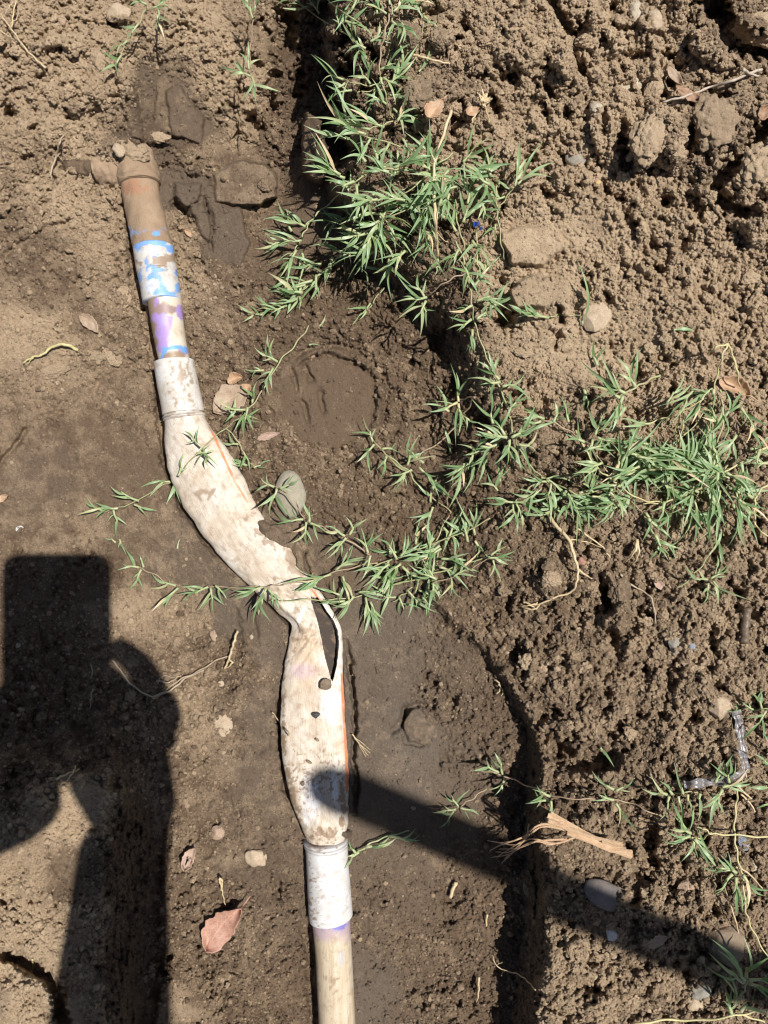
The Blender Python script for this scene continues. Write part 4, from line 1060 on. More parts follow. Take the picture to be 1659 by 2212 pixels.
G('sprig leading right from the joint where two runners meet above the straw', [[(1169,1030,4),(1190,1040,6),(1230,1060,6),(1280,1080,4),(1340,1095,4)]],
  [(1180,1035,8,20,30,4,44),(1185,1040,8,180,34,4,44,20),(1190,1045,8,-90,26,4,50,26),(1220,1060,8,-40,26,4,46),(1235,1075,6,-110,28,4,46),(1250,1065,6,10,26,4,44),(1160,1060,6,-150,24,3,40)], seed=25, rad=3.2)
# --- lower central mass
G('mat of crossing leaves and pale joints just above the smooth wet patch', [[(790,1235,6),(850,1205,8),(920,1180,10),(1000,1150,10),(1060,1120,8)], [(830,1270,6),(900,1250,8),(960,1232,8),(1010,1215,10),(1060,1203,10)], [(895,1280,5),(920,1220,8),(950,1150,10),(975,1105,8)]],
  clump([(840,1225,45,32,4),(910,1200,60,34,5),(990,1160,55,36,4),(930,1250,60,22,3)], 30, 8, 215, 160, 30, 4, 42, 26, 32), seed=26, rad=3.4)
G('bare-ended runner with a pale tip on the lower right of the leaf mat', [[(930,1262,6),(980,1245,8),(1020,1228,10),(1055,1205,12)]], [(1055,1205,12,0,34,4,38,20),(1060,1200,12,40,26,3,38),(1065,1210,10,-70,20,2,40),(980,1245,8,30,26,3,38),(975,1252,8,-80,24,3,36)], mat=M_BROWNSTEM, seed=27)
G('loose tuft dropping from the leaf mat onto the smooth wet patch', [[(890,1270,5),(870,1285,4),(850,1300,3)]], [(880,1275,6,-40,34,4,44),(862,1290,4,-60,26,3,36),(855,1290,4,180,26,3,40),(905,1275,5,-20,24,3,38),(912,1290,4,-35,20,2,34)], seed=28)
G('runner arching from the leaf mat to the grey pebble', [[(800,1200,6),(770,1178,8),(735,1158,10),(700,1140,12),(665,1128,12),(640,1095,14),(610,1062,14),(585,1048,14)]],
  [(592,1052,14,160,22,3,32),(598,1056,14,-100,24,3,40),(605,1055,14,20,22,3,32),(655,1122,14,170,26,3,40,30),(662,1128,14,-100,26,4,38),(668,1128,14,80,22,3,32),(670,1130,12,-10,24,3,36),(745,1158,10,150,28,3,38),(748,1162,10,-130,26,4,36),(755,1155,10,60,22,3,34),(795,1195,8,100,26,4,38),(800,1200,8,-100,26,3,34)], mat=M_BROWNSTEM, seed=29, rad=3.2)
G('slender runner crossing the flattened pipe from the pebble to its lower left', [[(668,703,2),(640,742,6),(605,780,8),(575,830,8),(545,875,8),(515,905,8),(480,930,4),(440,965,4),(400,1008,4),(378,1035,8),(340,1055,6),(290,1085,5),(250,1098,5),(205,1110,5)]],
  [(600,782,10,150,30,4,34),(590,795,10,-110,30,4,40),(570,800,8,180,22,3,30),(585,770,8,110,20,2,34),(535,880,10,-90,30,4,44,26),(530,885,10,190,34,4,44),(545,870,8,90,20,3,36),(520,905,8,10,26,3,36),(505,900,8,120,24,3,34),(435,965,5,140,26,3,34),(440,968,5,-80,24,3,34),(425,980,5,20,24,3,40),(380,1030,6,-90,28,4,40,26),(370,1040,6,190,26,3,34),(385,1028,6,60,20,2,30),(300,1082,6,170,40,4,36,14),(255,1098,6,190,34,4,36,20),(245,1102,6,-80,26,3,34),(225,1105,6,150,26,2,34,20),(290,1090,6,-20,18,2,26)], seed=30, rad=3.0)
G('short side branch hanging right from the crossing runner', [[(490,925,8),(515,955,6),(530,985,4),(550,1012,2)]], [(525,975,6,-60,26,3,32),(540,1005,3,180,26,3,34,20),(548,1010,3,30,16,2,24),(515,960,6,170,16,2,28)], seed=31)
G('lower runner crossing the pipe just above the bend, ending in the mud at its left', [[(815,1215,8),(760,1226,6),(700,1243,6),(668,1252,4),(620,1262,4),(590,1265,4),(555,1268,5),(480,1268,5),(430,1268,5),(395,1267,5),(360,1257,4),(322,1235,4),(285,1222,4)]],
  [(300,1226,5,160,26,3,34),(305,1230,5,-120,26,3,34),(310,1225,5,100,16,2,26),(385,1270,6,-130,34,4,40,18),(380,1265,6,170,26,3,34),(455,1270,6,-80,26,4,40,30),(450,1268,6,190,30,4,38,22),(465,1265,6,-30,24,3,36),(575,1270,6,-100,30,5,46,26),(568,1268,6,190,34,4,44,20),(580,1272,6,-60,24,3,36),(715,1240,8,200,40,5,46,18),(725,1232,8,40,34,5,44,24),(700,1245,8,210,34,4,48,16),(740,1245,6,-70,24,4,42)], mat=M_BROWNSTEM, seed=32, rad=3.0)
G('second stem crossing the pipe just below, with a drooping tuft at the split', [[(905,1240,6),(860,1260,5),(810,1278,5),(765,1290,5),(710,1296,7),(650,1296,6),(580,1299,6)]],
  [(765,1288,6,-140,30,4,40,20),(745,1298,6,190,34,3,34,16),(790,1290,5,-90,36,5,44,22),(800,1300,5,-60,30,4,42,22),(735,1285,7,160,20,2,34),(775,1280,6,20,26,3,36)], mat=M_STEM, seed=33, rad=3.0)
G('small green seedling leaf pair lying on the mud left of the pipe', [], [(383,1185,2,88,12,1,34),(258,1165,2,-60,16,3,26),(250,1172,2,150,12,2,18)], seed=34, cat='grass', name='grass_sprig', group=None)
# --- right mass
G('long pale yellow stolon sweeping from the right edge through the right grass mass', [[(1680,950,10),(1640,975,12),(1600,1000,14),(1560,1022,16),(1510,1055,16),(1470,1075,14),(1430,1086,12),(1390,1088,8)]],
  [(1560,1022,14,160,28,4,60,20),(1550,1020,14,-100,30,4,50),(1600,1000,12,-80,30,4,60,20),(1435,1085,12,-110,26,3,34),(1640,975,12,-120,28,4,50)], mat=M_PALE, seed=35, rad=4.2)
G('yellow-green stolon curving down left to meet the pale one', [[(1245,930,8),(1262,965,10),(1285,1005,12),(1310,1028,12),(1340,1048,14),(1365,1070,14),(1400,1083,12),(1432,1084,12)]],
  [(1262,955,12,150,26,4,44),(1270,970,12,20,28,5,46),(1290,1010,12,-140,28,4,44),(1325,1038,12,40,30,4,50),(1340,1050,12,180,34,3,40,14)], mat=M_PALE, seed=36, rad=3.6)
G('brown runner entering the right grass mass from its left', [[(1140,895,6),(1165,905,8),(1200,915,8),(1235,935,8),(1262,955,8),(1290,985,6),(1310,1015,5),(1340,1060,5),(1388,1105,5)]],
  [(1175,905,10,165,30,5,36,26),(1195,912,8,60,24,3,34),(1168,910,8,-150,22,3,32),(1228,912,8,110,20,2,40),(1285,940,10,80,26,4,44),(1290,945,10,-30,28,4,46),(1280,950,10,-100,26,4,44),(1300,1000,8,200,26,4,44),(1330,1050,6,-150,30,4,50,24),(1395,1108,8,-60,26,3,40)], mat=M_BROWNSTEM, seed=37, rad=3.4)
G('soil-dusted thick shoot with a fan of long blades above the right grass mass', [[(1425,810,3),(1395,825,6),(1370,838,10),(1345,852,12),(1320,862,10)]],
  [(1372,836,12,115,24,4,66,24),(1350,850,12,150,26,4,76,16),(1340,860,12,165,22,3,60,16),(1345,856,12,-105,34,4,56,18),(1350,880,10,-125,40,2,56,12),(1290,790,4,100,20,2,40),(1262,840,4,-80,26,2,40,12)], seed=38, rad=4.4)
G('dense tangle of long blades in the middle of the right grass mass', [[(1540,960,12),(1500,985,12),(1450,1000,10),(1400,1010,8)], [(1530,870,10),(1545,930,12),(1530,985,12)]],
  clump([(1430,1010,90,45,6),(1520,1000,60,50,5),(1370,990,50,40,3),(1560,1060,50,35,3)], 44, 12, 210, 150, 30, 4, 66, 39, 28), seed=39, rad=3.4)
G('sprays of short leaves below the yellow-green stolon', [[(1235,1075,6),(1290,1060,6),(1340,1060,6)]], clump([(1300,1070,70,32,4),(1230,1090,40,24,2)], 15, 7, 230, 140, 26, 4, 46, 40, 30), seed=40)
G('long blades pointing straight down from the pale stolon', [[(1500,1060,10),(1530,1050,12),(1560,1040,12)]],
  [(1490,1075,10,-85,34,3,84,10),(1500,1080,10,-80,34,3,80,8),(1540,1070,10,-88,34,3,76,10),(1555,1060,10,-95,34,3,80,10),(1590,1060,10,-75,30,3,60,14),(1460,1090,8,-120,30,3,60,16)], seed=41)
G('stiff branching seed stalks crossing above the right grass mass', [[(1380,920,12),(1430,905,18),(1470,890,20),(1520,862,22)], [(1470,890,20),(1460,930,14),(1450,970,8)], [(1478,890,20),(1470,950,14),(1462,1010,8)], [(1430,980,8),(1480,940,10),(1530,880,12)]],
  [(1405,915,14,190,26,3,40,20),(1440,870,14,40,26,3,60,14),(1500,840,14,-140,40,3,66,12),(1520,855,14,-120,40,4,56,14)], mat=M_PALE, seed=42, rad=2.8)
G('forked yellow seed head in an upside-down V near the right edge', [[(1572,742,26),(1560,770,24),(1550,805,18),(1541,845,10)], [(1573,742,26),(1585,775,24),(1593,805,20),(1597,835,14)], [(1572,742,26),(1545,752,24),(1530,765,20)]], [(1541,842,10,-95,16,2,34,10)], mat=M_PALE, seed=43, rad=4.0, cat='seed head', name='seed_head', group=None)
G('leafy upright stem below the seed head at the right edge', [[(1555,840,6),(1562,880,8),(1560,920,10),(1542,980,12),(1532,1010,10)]],
  [(1560,880,10,-100,30,4,56,20),(1565,900,10,60,26,4,50),(1555,920,10,150,28,4,46),(1600,880,6,-70,30,4,44),(1620,910,6,-60,30,4,44),(1620,970,8,10,30,4,46),(1540,840,8,200,30,4,60,16),(1545,975,12,130,24,4,46),(1590,940,8,-120,28,4,60)], seed=44, rad=3.6)
G('yellow loop of stem bending back at the right edge', [[(1680,1030,14),(1655,1048,18),(1635,1070,16),(1630,1100,14),(1632,1130,12),(1648,1152,12),(1680,1165,10)], [(1630,1082,14),(1612,1068,10),(1600,1050,8)]], [(1625,1075,12,160,22,3,40),(1610,1060,10,110,20,3,36),(1660,1000,8,180,26,3,40)], mat=M_PALE, seed=45, rad=4.0)
G('green runner descending from the right grass mass to a small tuft', [[(1390,1108,6),(1402,1135,8),(1415,1160,8),(1440,1175,8)]], [(1415,1155,8,-60,30,4,30),(1430,1170,8,-30,30,4,32,30),(1425,1172,8,-100,20,3,28),(1400,1120,8,-50,26,2,44)], seed=46, rad=4.2)
G('small green star tuft on bare soil below the right grass mass', [[(1460,1275,2),(1495,1245,3),(1525,1210,6),(1535,1190,6)]], [(1535,1250,6,40,22,3,36),(1540,1255,6,-60,26,3,42),(1530,1260,6,-100,22,3,40),(1528,1252,6,170,26,3,38),(1542,1245,6,80,20,2,30),(1530,1200,6,60,26,2,44,14),(1555,1150,6,-100,30,2,40)], seed=47)
# --- lower right
G('short leafy sprig cut by the right edge beside the tan stone', [[(1680,1530,6),(1650,1532,8),(1620,1534,6)]], [(1630,1534,8,160,26,3,34),(1645,1530,8,100,26,3,36),(1655,1536,8,-130,30,3,44),(1600,1535,6,180,20,2,30)], seed=48)
G('runner of four small tufts crossing the soil above the wood splinter', [[(1040,1665,6),(1070,1670,8),(1110,1685,10),(1160,1705,10),(1205,1722,12),(1260,1726,12),(1310,1728,12),(1355,1732,10),(1400,1752,8),(1450,1772,8)]],
  [(1078,1668,10,165,30,4,34),(1085,1672,10,110,26,3,32),(1092,1680,10,-130,26,3,34),(1188,1720,12,160,24,3,38),(1185,1728,12,190,26,3,38),(1190,1730,12,-80,20,2,30),(1325,1705,10,150,20,3,34),(1330,1708,10,30,20,2,32),(1325,1728,12,170,26,3,36),(1330,1735,12,-60,20,2,34)], mat=M_BROWNSTEM, seed=49, rad=3.2)
G('detached small sprig lying in the shadow band beside the smooth wet patch', [[(1052,1702,5),(1025,1722,6),(1000,1738,6),(985,1748,6)]], [(990,1742,6,120,22,3,30),(985,1748,6,190,26,3,34),(980,1752,5,-140,26,3,34),(995,1745,6,-20,20,2,26)], mat=M_BROWNSTEM, seed=50)
G('cut green sprig lying beside the ringed end of the lowest coupling', [[(758,1850,4),(785,1832,5),(815,1815,5),(850,1803,4),(885,1795,3)]], [(790,1830,5,20,40,4,34,14),(840,1806,5,8,44,4,36,12),(775,1840,5,-140,20,2,26),(770,1845,5,120,16,2,22)], mat=M_SHOOT, seed=51, rad=4.0)
G('star tuft with a folded pale joint in the right foreground', [[(1680,1810,14),(1620,1806,16),(1560,1802,16),(1535,1800,16),(1520,1790,16),(1505,1788,14)], [(1535,1800,16),(1515,1812,14),(1495,1808,14)]],
  [(1492,1800,16,160,24,4,42,30),(1490,1806,16,190,24,4,40,20),(1500,1812,16,-60,26,3,54,14),(1480,1790,14,130,30,3,48,14),(1498,1810,14,-100,20,2,40)], mat=M_PALE, smat=M_SHOOT, seed=52, rad=3.6)
G('comb of upright narrow blades beside the clear plastic strip', [[(1420,1718,6),(1450,1716,10),(1480,1712,12),(1508,1710,10)]],
  [(1452,1716,12,115,16,1,64,8),(1475,1714,12,112,16,1,66,8),(1440,1716,12,155,20,2,48,12),(1445,1720,12,-100,14,1,44,8),(1465,1720,12,-78,14,1,54,8),(1485,1716,12,-80,14,1,56,8),(1512,1714,12,-98,14,1,58,8),(1545,1690,12,70,20,3,52),(1560,1700,12,20,26,4,44),(1560,1705,12,-120,30,4,50,22),(1540,1715,12,-70,26,2,44),(1575,1690,12,110,22,3,40)], seed=53, rad=3.6)
G('yellow stolon running down the right side from the plastic strip', [[(1594,1705,12),(1590,1740,12),(1586,1790,12),(1590,1830,12),(1598,1872,10),(1605,1895,8),(1610,1960,10),(1620,1995,10),(1645,2045,10),(1680,2095,10)]],
  [(1590,1885,12,150,26,4,40),(1582,1888,12,-140,34,3,40,18),(1590,1895,12,-95,26,4,48,16),(1605,1890,12,-60,30,4,44),(1540,1855,8,130,34,2,56,8),(1575,1875,10,170,26,3,36)], mat=M_PALE, seed=54, rad=3.8)
G('dark-bladed tuft in the shaded bottom right corner', [[(1592,2165,8),(1605,2145,12),(1612,2125,16),(1614,2110,18)]],
  [(1608,2118,20,125,24,2,90,12),(1612,2112,20,88,22,2,70,8),(1606,2122,20,155,30,3,70,16),(1616,2118,20,15,30,3,66,16),(1618,2124,18,-20,30,3,60,16),(1590,2170,8,115,26,2,60,14),(1575,2180,8,105,26,2,50,12)], seed=55, rad=4.0)
G('thick yellow stolon lying along the bottom right corner', [[(1330,2225,6),(1390,2210,8),(1450,2203,8),(1520,2204,8),(1580,2195,10),(1630,2186,12),(1690,2175,12)], [(1590,2190,10),(1615,2196,12),(1650,2208,12)]], [(1580,2190,10,110,26,3,50),(1600,2185,10,60,22,2,40)], mat=M_PALE, seed=56, rad=4.4)
G('blades reaching in from the right edge above the right foreground tuft', [[(1690,1660,8),(1665,1665,10)]], [(1670,1660,10,150,30,2,46,14),(1680,1700,10,170,34,2,44,12),(1675,1735,10,185,30,2,40,12),(1680,1640,10,130,26,2,40)], seed=57)
for k_, (u, v, a, l, lab) in enumerate([(1297,1615,-60,30,'short cut green blade lying on crumbly soil left of the tan stone'),(1455,713,12,46,'single pale green blade lying on dry soil near the upper right'),(668,745,5,20,'tiny green blade scrap lying above the heel print'),(690,705,50,40,'loose green blade lying at the tip of the crossing runner'),(905,155,52,48,'lone green blade leaning on the soil left of the tan curled leaf'),(1205,745,15,26,'short green blade near the lump below the yellow sprig')]):
    G(lab, [], [(u, v, 1.5, a, 6, 1, l, 5)], seed=60 + k_, cat='grass', name='grass_sprig', group=None)
# ================================================================ stones, dead leaves, straw and scraps
def stone_material(name, a, b, rough_=.75, dust=.5, scale=260):
    m, nt, bs = newmat(name); pos = geopos(nt)
    n1 = noise_(nt, scale, 5, .6, pos); n2 = noise_(nt, 1500, 4, .65, pos)
    col = mixc(nt, maprange(nt, n1, .35, .65), a, b)
    col = mixc(nt, maprange(nt, n2, .5, .7, 0, .35), col, tuple(x * .55 for x in a))
    if dust: col = mixc(nt, maprange(nt, noise_(nt, 330, 5, .6, pos), .5, .66, 0, dust), col, (.30, .21, .135))
    col = mixc(nt, maprange(nt, noise_(nt, 2600, 2, .6, pos), .58, .68, 0, .5), col, tuple(min(1, x * 1.7) for x in b))
    nt.links.new(col, bs.inputs['Base Color']); bs.inputs['Roughness'].default_value = rough_
    bp = nd(nt, 'ShaderNodeBump', Strength=.9, Distance=.0008); nt.links.new(math_(nt, 'ADD', n1, n2), bp.inputs['Height']); nt.links.new(bp.outputs[0], bs.inputs['Normal'])
    return m
GREY = stone_material('grey_stone', (.27, .25, .21), (.36, .33, .27))
OLIVE = stone_material('olive_stone', (.30, .265, .195), (.37, .335, .255), .65, .4, 150)
TAN = stone_material('tan_stone', (.44, .33, .22), (.52, .41, .29))
PINK = stone_material('pink_stone', (.36, .25, .175), (.46, .33, .24))
PALE = stone_material('pale_stone', (.42, .35, .25), (.52, .45, .34), .7, .6)
QUARTZ = stone_material('white_stone', (.62, .62, .60), (.72, .71, .68), .35, .15)
DARKS = stone_material('dark_stone', (.045, .047, .05), (.07, .07, .072), .3, .0)
DARKB = stone_material('brown_stone', (.19, .135, .09), (.28, .21, .14), .6, .3)
VIOLET = stone_material('violet_grey_stone', (.15, .13, .125), (.22, .19, .18), .55, .5, 120)  # dark violet-grey stone colour under dust
WOOD = stone_material('wood_splinter', (.52, .33, .19), (.62, .43, .27), .7, .15)
GLASSY = stone_material('bluish_flint', (.20, .23, .27), (.30, .33, .37), .2, .1)
CLAYM = soil_material('dry_clod', False, .18)
CLAYW = soil_material('damp_clod', False, .62)

import bmesh
ICO = {}
def stone(label, u, v, w, h, ang, mat, thick=.6, sink=.3, seed=0, facet=0, cat='stone', name='stone', z=None, rough_=.16, group=None, sub=5, off=0):
    """pebble w by h picture units, longest side turned by ang"""
    if max(w, h) < 30: sub = 3
    elif cat != 'clod': sub = 4
    if sub not in ICO: ICO[sub] = ico(sub)
    bv, bf = ICO[sub]
    g = (Hat(u, v) + Hat(u - w * .3, v) + Hat(u + w * .3, v) + Hat(u, v - h * .3) + Hat(u, v + h * .3)) / 5 if z is None else z
    g += off * .001
    kz = 1 - g / D; rx = w * .5 * S * kz; ry = h * .5 * S * kz; rz = min(rx, ry) * thick
    vs = []
    ca, sa = math.cos(math.radians(ang)), math.sin(math.radians(ang))
    for q in bv:
        p = Vector(q.tolist()); so = Vector((seed * 5.1, seed * 2.3, 1)); n = mnoise.fractal(p * 1.1 + so, 1, 2, 3)
        if cat == 'clod':
            vd = mnoise.voronoi(p * 2.6 + so)[0]; vd2 = mnoise.voronoi(p * 6 + so)[0]
            r = .92 + .22 * n - .30 * (vd[0] - .3) - .14 * (vd2[0] - .3) + .06 * mnoise.fractal(p * 7 + so, 1, 2, 2)
        else: r = 1 + rough_ * n * 1.6 + .02 * mnoise.fractal(p * 5 + so, 1, 2, 3)
        if facet:
            for f in range(facet):
                rr = random.Random(seed * 13 + f); nrm = Vector((rr.uniform(-1, 1), rr.uniform(-1, 1), rr.uniform(-.3, 1))).normalized()
                dd = p.dot(nrm) * r; lim = rr.uniform(.55, .82)
                if dd > lim: p = p - nrm * ((dd - lim) / r)
        p = p * r
        x, y = p.x * rx, p.y * ry
        vs.append((x * ca - y * sa, x * sa + y * ca, p.z * rz))
    me = pymesh(name, vs, [tuple(f) for f in bf.tolist()])
    o = mesh_obj(name, me, mat); o.location = P(u, v, g + rz * (1 - 2 * sink))
    tag(o, label, cat, group); return o

stone('smooth olive-grey oval pebble beside the flattened pipe', 627, 1068, 66, 100, 8, OLIVE, .55, .2, 1, rough_=.05)
stone('rounded grey stone on dry soil right of the lone three-bladed shoot', 1243, 343, 46, 40, 0, GREY, .8, .3, 2, rough_=.09)
stone('mud-caked tan stone sunk in its own socket in the smooth wet mud', 912, 1572, 84, 66, -38, stone_material('muddy_stone', (.10, .07, .045), (.16, .115, .075), .7, .5), .26, .75, 3, rough_=.08)
stone('smooth long violet-grey stone lying in the shadow band', 1309, 1934, 100, 58, -24, VIOLET, .6, .3, 4, rough_=.06)
stone('small milky white stone below the shadowed violet-grey stone', 1320, 2020, 26, 26, 0, QUARTZ, .8, .3, 5, 3)
stone('cream lump-shaped stone in the pale soil above the rounded grey stone', 1288, 236, 34, 28, 30, PALE, .8, .3, 6, 2)
stone('pale buff angular stone on dark soil near the right edge', 1555, 1530, 52, 56, -50, TAN, .6, .3, 7, 4)
stone('tan stone half set in mud left of the lowest coupling', 552, 1853, 46, 38, -10, TAN, .6, .45, 8)
stone('large flat pale stone slab beside the single upright blade', 1285, 688, 62, 76, -20, TAN, .30, .25, 9, 2)
stone('flat cream stone between clods at the upper right', 1366, 180, 70, 36, 18, PALE, .5, .3, 10, 2)
stone('upright pale oblong stone near the top right', 1415, 43, 32, 46, 0, TAN, .8, .2, 11)
stone('cream streaked stone left of the upright oblong one', 1375, 26, 26, 50, 12, PALE, .6, .35, 12)
stone('tan chip with a flat face left of the flattened pipe end', 470, 1798, 30, 32, 20, PINK, .7, .3, 13, 4)
stone('pale smooth stone sunk in the mud left of the flattened pipe', 482, 1564, 38, 54, 6, TAN, .28, .5, 14)
stone('small round tan stone in the soil right of the root', 478, 1477, 16, 13, 0, TAN, .7, .3, 15)
stone('grey rough stone perched on the pipe at the foot of the split', 703, 1478, 26, 27, 0, DARKB, .8, .05, 16, 4, z=.0095)
stone('shiny black pebble on the flattened pipe', 683, 1546, 17, 15, 0, DARKS, .8, .05, 17, 3, z=.0092)
stone('small square brown grit grain on the pipe below the black pebble', 685, 1598, 11, 6, -40, DARKB, .6, .05, 18, 4, z=.0092)
stone('dark oval grain of grit on the pipe above the dark mud splash', 668, 1646, 14, 6, -25, DARKB, .6, .05, 19, z=.0095)
stone('crumb of dark mud stuck on the left of the pipe end', 654, 1692, 8, 11, 0, DARKB, .6, .05, 20, 2, z=.0098)
stone('white flake of stone at the left edge', 41, 1142, 20, 12, 35, QUARTZ, .4, .2, 21, 3)
stone('grey-white flake in the shadow of the phone', 42, 1396, 17, 19, 20, PALE, .3, .2, 22, 3)
stone('small pink-grey chip in the mud left of the pipe bend', 462, 1371, 18, 26, 10, PINK, .4, .2, 23, 4)
stone('round white pebble left of that pink-grey chip', 543, 1376, 9, 11, 0, PALE, .7, .2, 24)
stone('light brown fragment with a pink face at the right', 1480, 1427, 20, 32, 10, PINK, .5, .2, 25, 4)
stone('grey-white weathered stone right of centre', 1457, 1392, 28, 42, 5, GREY, .6, .3, 26, 2)
stone('small bluish grey pebble in the crumbly soil', 1494, 1397, 17, 16, 0, GLASSY, .8, .3, 27)
stone('tiny yellow pebble on the dry soil', 1292, 394, 13, 12, 0, stone_material('yellow_stone', (.55, .38, .16), (.62, .45, .22), .6, .2), .8, .3, 28)
stone('buff triangular stone chip on dark soil in the right foreground', 1484, 1920, 46, 34, 20, PINK, .5, .2, 29, 4)
stone('pale pink flat chip near the right edge', 1634, 1873, 36, 20, -4, PALE, .4, .2, 30, 3)
stone('clear bluish flint beside the yellow stolon', 1605, 1822, 24, 32, 20, GLASSY, .5, .2, 31, 4)
stone('grey stone lump beside the bottom right tuft', 1515, 2142, 46, 34, 8, GREY, .7, .3, 32)
stone('buff stone below the grey stone lump at the bottom right', 1502, 2168, 36, 28, 0, TAN, .7, .3, 33)
stone('long dark stone in the shade of the bottom right corner', 1568, 2040, 90, 80, -30, DARKB, .6, .4, 34)
stone('brown seed-like stone near the joint of the right seed stalks', 1564, 962, 28, 20, -30, PINK, .7, .2, 35)
stone('pebble pressed on the soil left of the right grass mass', 1134, 968, 26, 20, 10, GREY, .6, .35, 36)
stone('small cream stone at the tee fitting crusted in mud', 257, 325, 24, 30, 40, TAN, .7, .3, 37, 2, off=8)
stone('mud cap crusted over the blunt top of the rusty fitting', 284, 328, 92, 60, -12, soil_material('mud_cap', False, .30), .5, .1, 71, cat='clod', name='soil_clod', z=.010)
stone('oblong tan clod right above the mud-crusted fitting', 338, 296, 62, 26, -3, CLAYM, .7, .35, 38, 0, cat='clod', name='soil_clod', rough_=.35)
stone('tall cream clod standing above the mud-crusted fitting', 212, 130, 34, 64, 20, CLAYM, .7, .35, 39, cat='clod', name='soil_clod', rough_=.3)
stone('flat grey stone at the top left corner', 255, 28, 52, 40, 12, TAN, .5, .2, 40, 3)
stone('dull pink pebble in the top left soil', 135, 49, 14, 14, 0, PINK, .7, .3, 41)
stone('reddish fragment in the crook of the dry branched straw', 1256, 1212, 24, 20, 10, stone_material('red_stone', (.36, .17, .12), (.42, .24, .17), .6, .3), .7, .2, 42, 3)
stone('buff stone left of the stub of straw in the lower trench', 1030, 1925, 0.01, 0.01, 0, TAN, .5, .3, 43) if False else None
stone('dark round clod in the hollow at the right', 1340, 1280, 56, 88, 0, CLAYW, .7, .3, 44, cat='clod', name='soil_clod', rough_=.4)
stone('pale two-lobed clod below the leaf mat', 1192, 1250, 50, 40, -10, CLAYM, .7, .3, 45, cat='clod', name='soil_clod', rough_=.35)
stone('dark clod behind the pale two-lobed clod', 1186, 1222, 34, 36, 0, CLAYW, .7, .3, 46, cat='clod', name='soil_clod', rough_=.35)
stone('rounded clod perched at the dry slab below the yellow sprig', 1217, 745, 34, 38, 0, CLAYM, .8, .25, 47, cat='clod', name='soil_clod', rough_=.25)
stone('clod resting on the grass stem at the plateau edge', 1040, 683, 34, 28, 0, CLAYM, .8, -.2, 48, cat='clod', name='soil_clod', rough_=.3)
stone('big brown clod left of the dark gap at the upper right', 1545, 265, 110, 130, 15, soil_material('mid_clod', False, .42), .5, .35, 49, cat='clod', name='soil_clod', rough_=.4, sub=5)
stone('broad clod in the top right corner beyond the dark furrow', 1640, 60, 130, 90, -10, CLAYM, .6, .35, 50, cat='clod', name='soil_clod', rough_=.4, sub=5)
stone('clod left of the big brown clod, leaning on it', 1400, 300, 84, 130, -10, CLAYM, .6, .35, 51, cat='clod', name='soil_clod', rough_=.4, sub=5)
stone('small rounded clod at the foot of the leaning clod', 1462, 330, 46, 40, 0, CLAYM, .8, .3, 52, cat='clod', name='soil_clod', rough_=.35)
stone('clod at the right edge below the dark gap', 1640, 360, 90, 110, 10, CLAYM, .6, .35, 53, cat='clod', name='soil_clod', rough_=.4, sub=5)
stone('upright grey clod beside the flat cream stone', 1412, 196, 44, 62, -20, CLAYM, .8, .25, 54, 2, cat='clod', name='soil_clod', rough_=.3)
stone('dark rounded clod above the tan curled leaf', 885, 78, 60, 56, 0, CLAYW, .7, .35, 55, cat='clod', name='soil_clod', rough_=.35)
stone('dark clod right of the rounded one near the top', 952, 84, 54, 54, 0, soil_material('clod_3', False, .5), .7, .35, 56, cat='clod', name='soil_clod', rough_=.35)
stone('round dark clod behind the tan leaf by the grass', 905, 205, 80, 76, 0, soil_material('clod_4', False, .55), .6, .4, 57, cat='clod', name='soil_clod', rough_=.35)
stone('round dry clod under the straw rosette', 1082, 286, 40, 36, 0, CLAYM, .7, .35, 58, cat='clod', name='soil_clod', rough_=.25)
stone('low round clod on the dry soil above the seed head', 1408, 752, 44, 30, 0, CLAYM, .6, .4, 59, cat='clod', name='soil_clod', rough_=.2)
stone('dry round clod near the right edge above the seed head', 1622, 600, 48, 32, 5, CLAYM, .7, .35, 60, cat='clod', name='soil_clod', rough_=.25)
stone('flat dry clod left of the rounded perched clod', 1136, 760, 60, 28, -5, CLAYM, .5, .4, 61, cat='clod', name='soil_clod', rough_=.25)
stone('mud clod on the mud flat left of the upper coupling', 115, 800, 90, 34, 14, soil_material('clod_5', False, .4), .4, .4, 62, cat='clod', name='soil_clod', rough_=.3)
stone('flat mud flake left of the purple-stained pipe', 242, 770, 52, 44, -40, soil_material('clod_6', False, .25), .2, .35, 63, 2, cat='clod', name='soil_clod', rough_=.2)
stone('pale scale of dry mud left of the purple-stained pipe', 268, 640, 36, 56, 10, CLAYM, .15, .3, 64, 2, cat='clod', name='soil_clod', rough_=.15)
stone('clod on the mud left of the white root', 205, 768, 62, 24, -12, soil_material('clod_7', False, .4), .4, .4, 65, cat='clod', name='soil_clod', rough_=.2)
stone('dark clod rounding the lip of the shaded hole in the pit', 575, 400, 40, 34, 0, CLAYW, .7, .3, 66, cat='clod', name='soil_clod', rough_=.3)

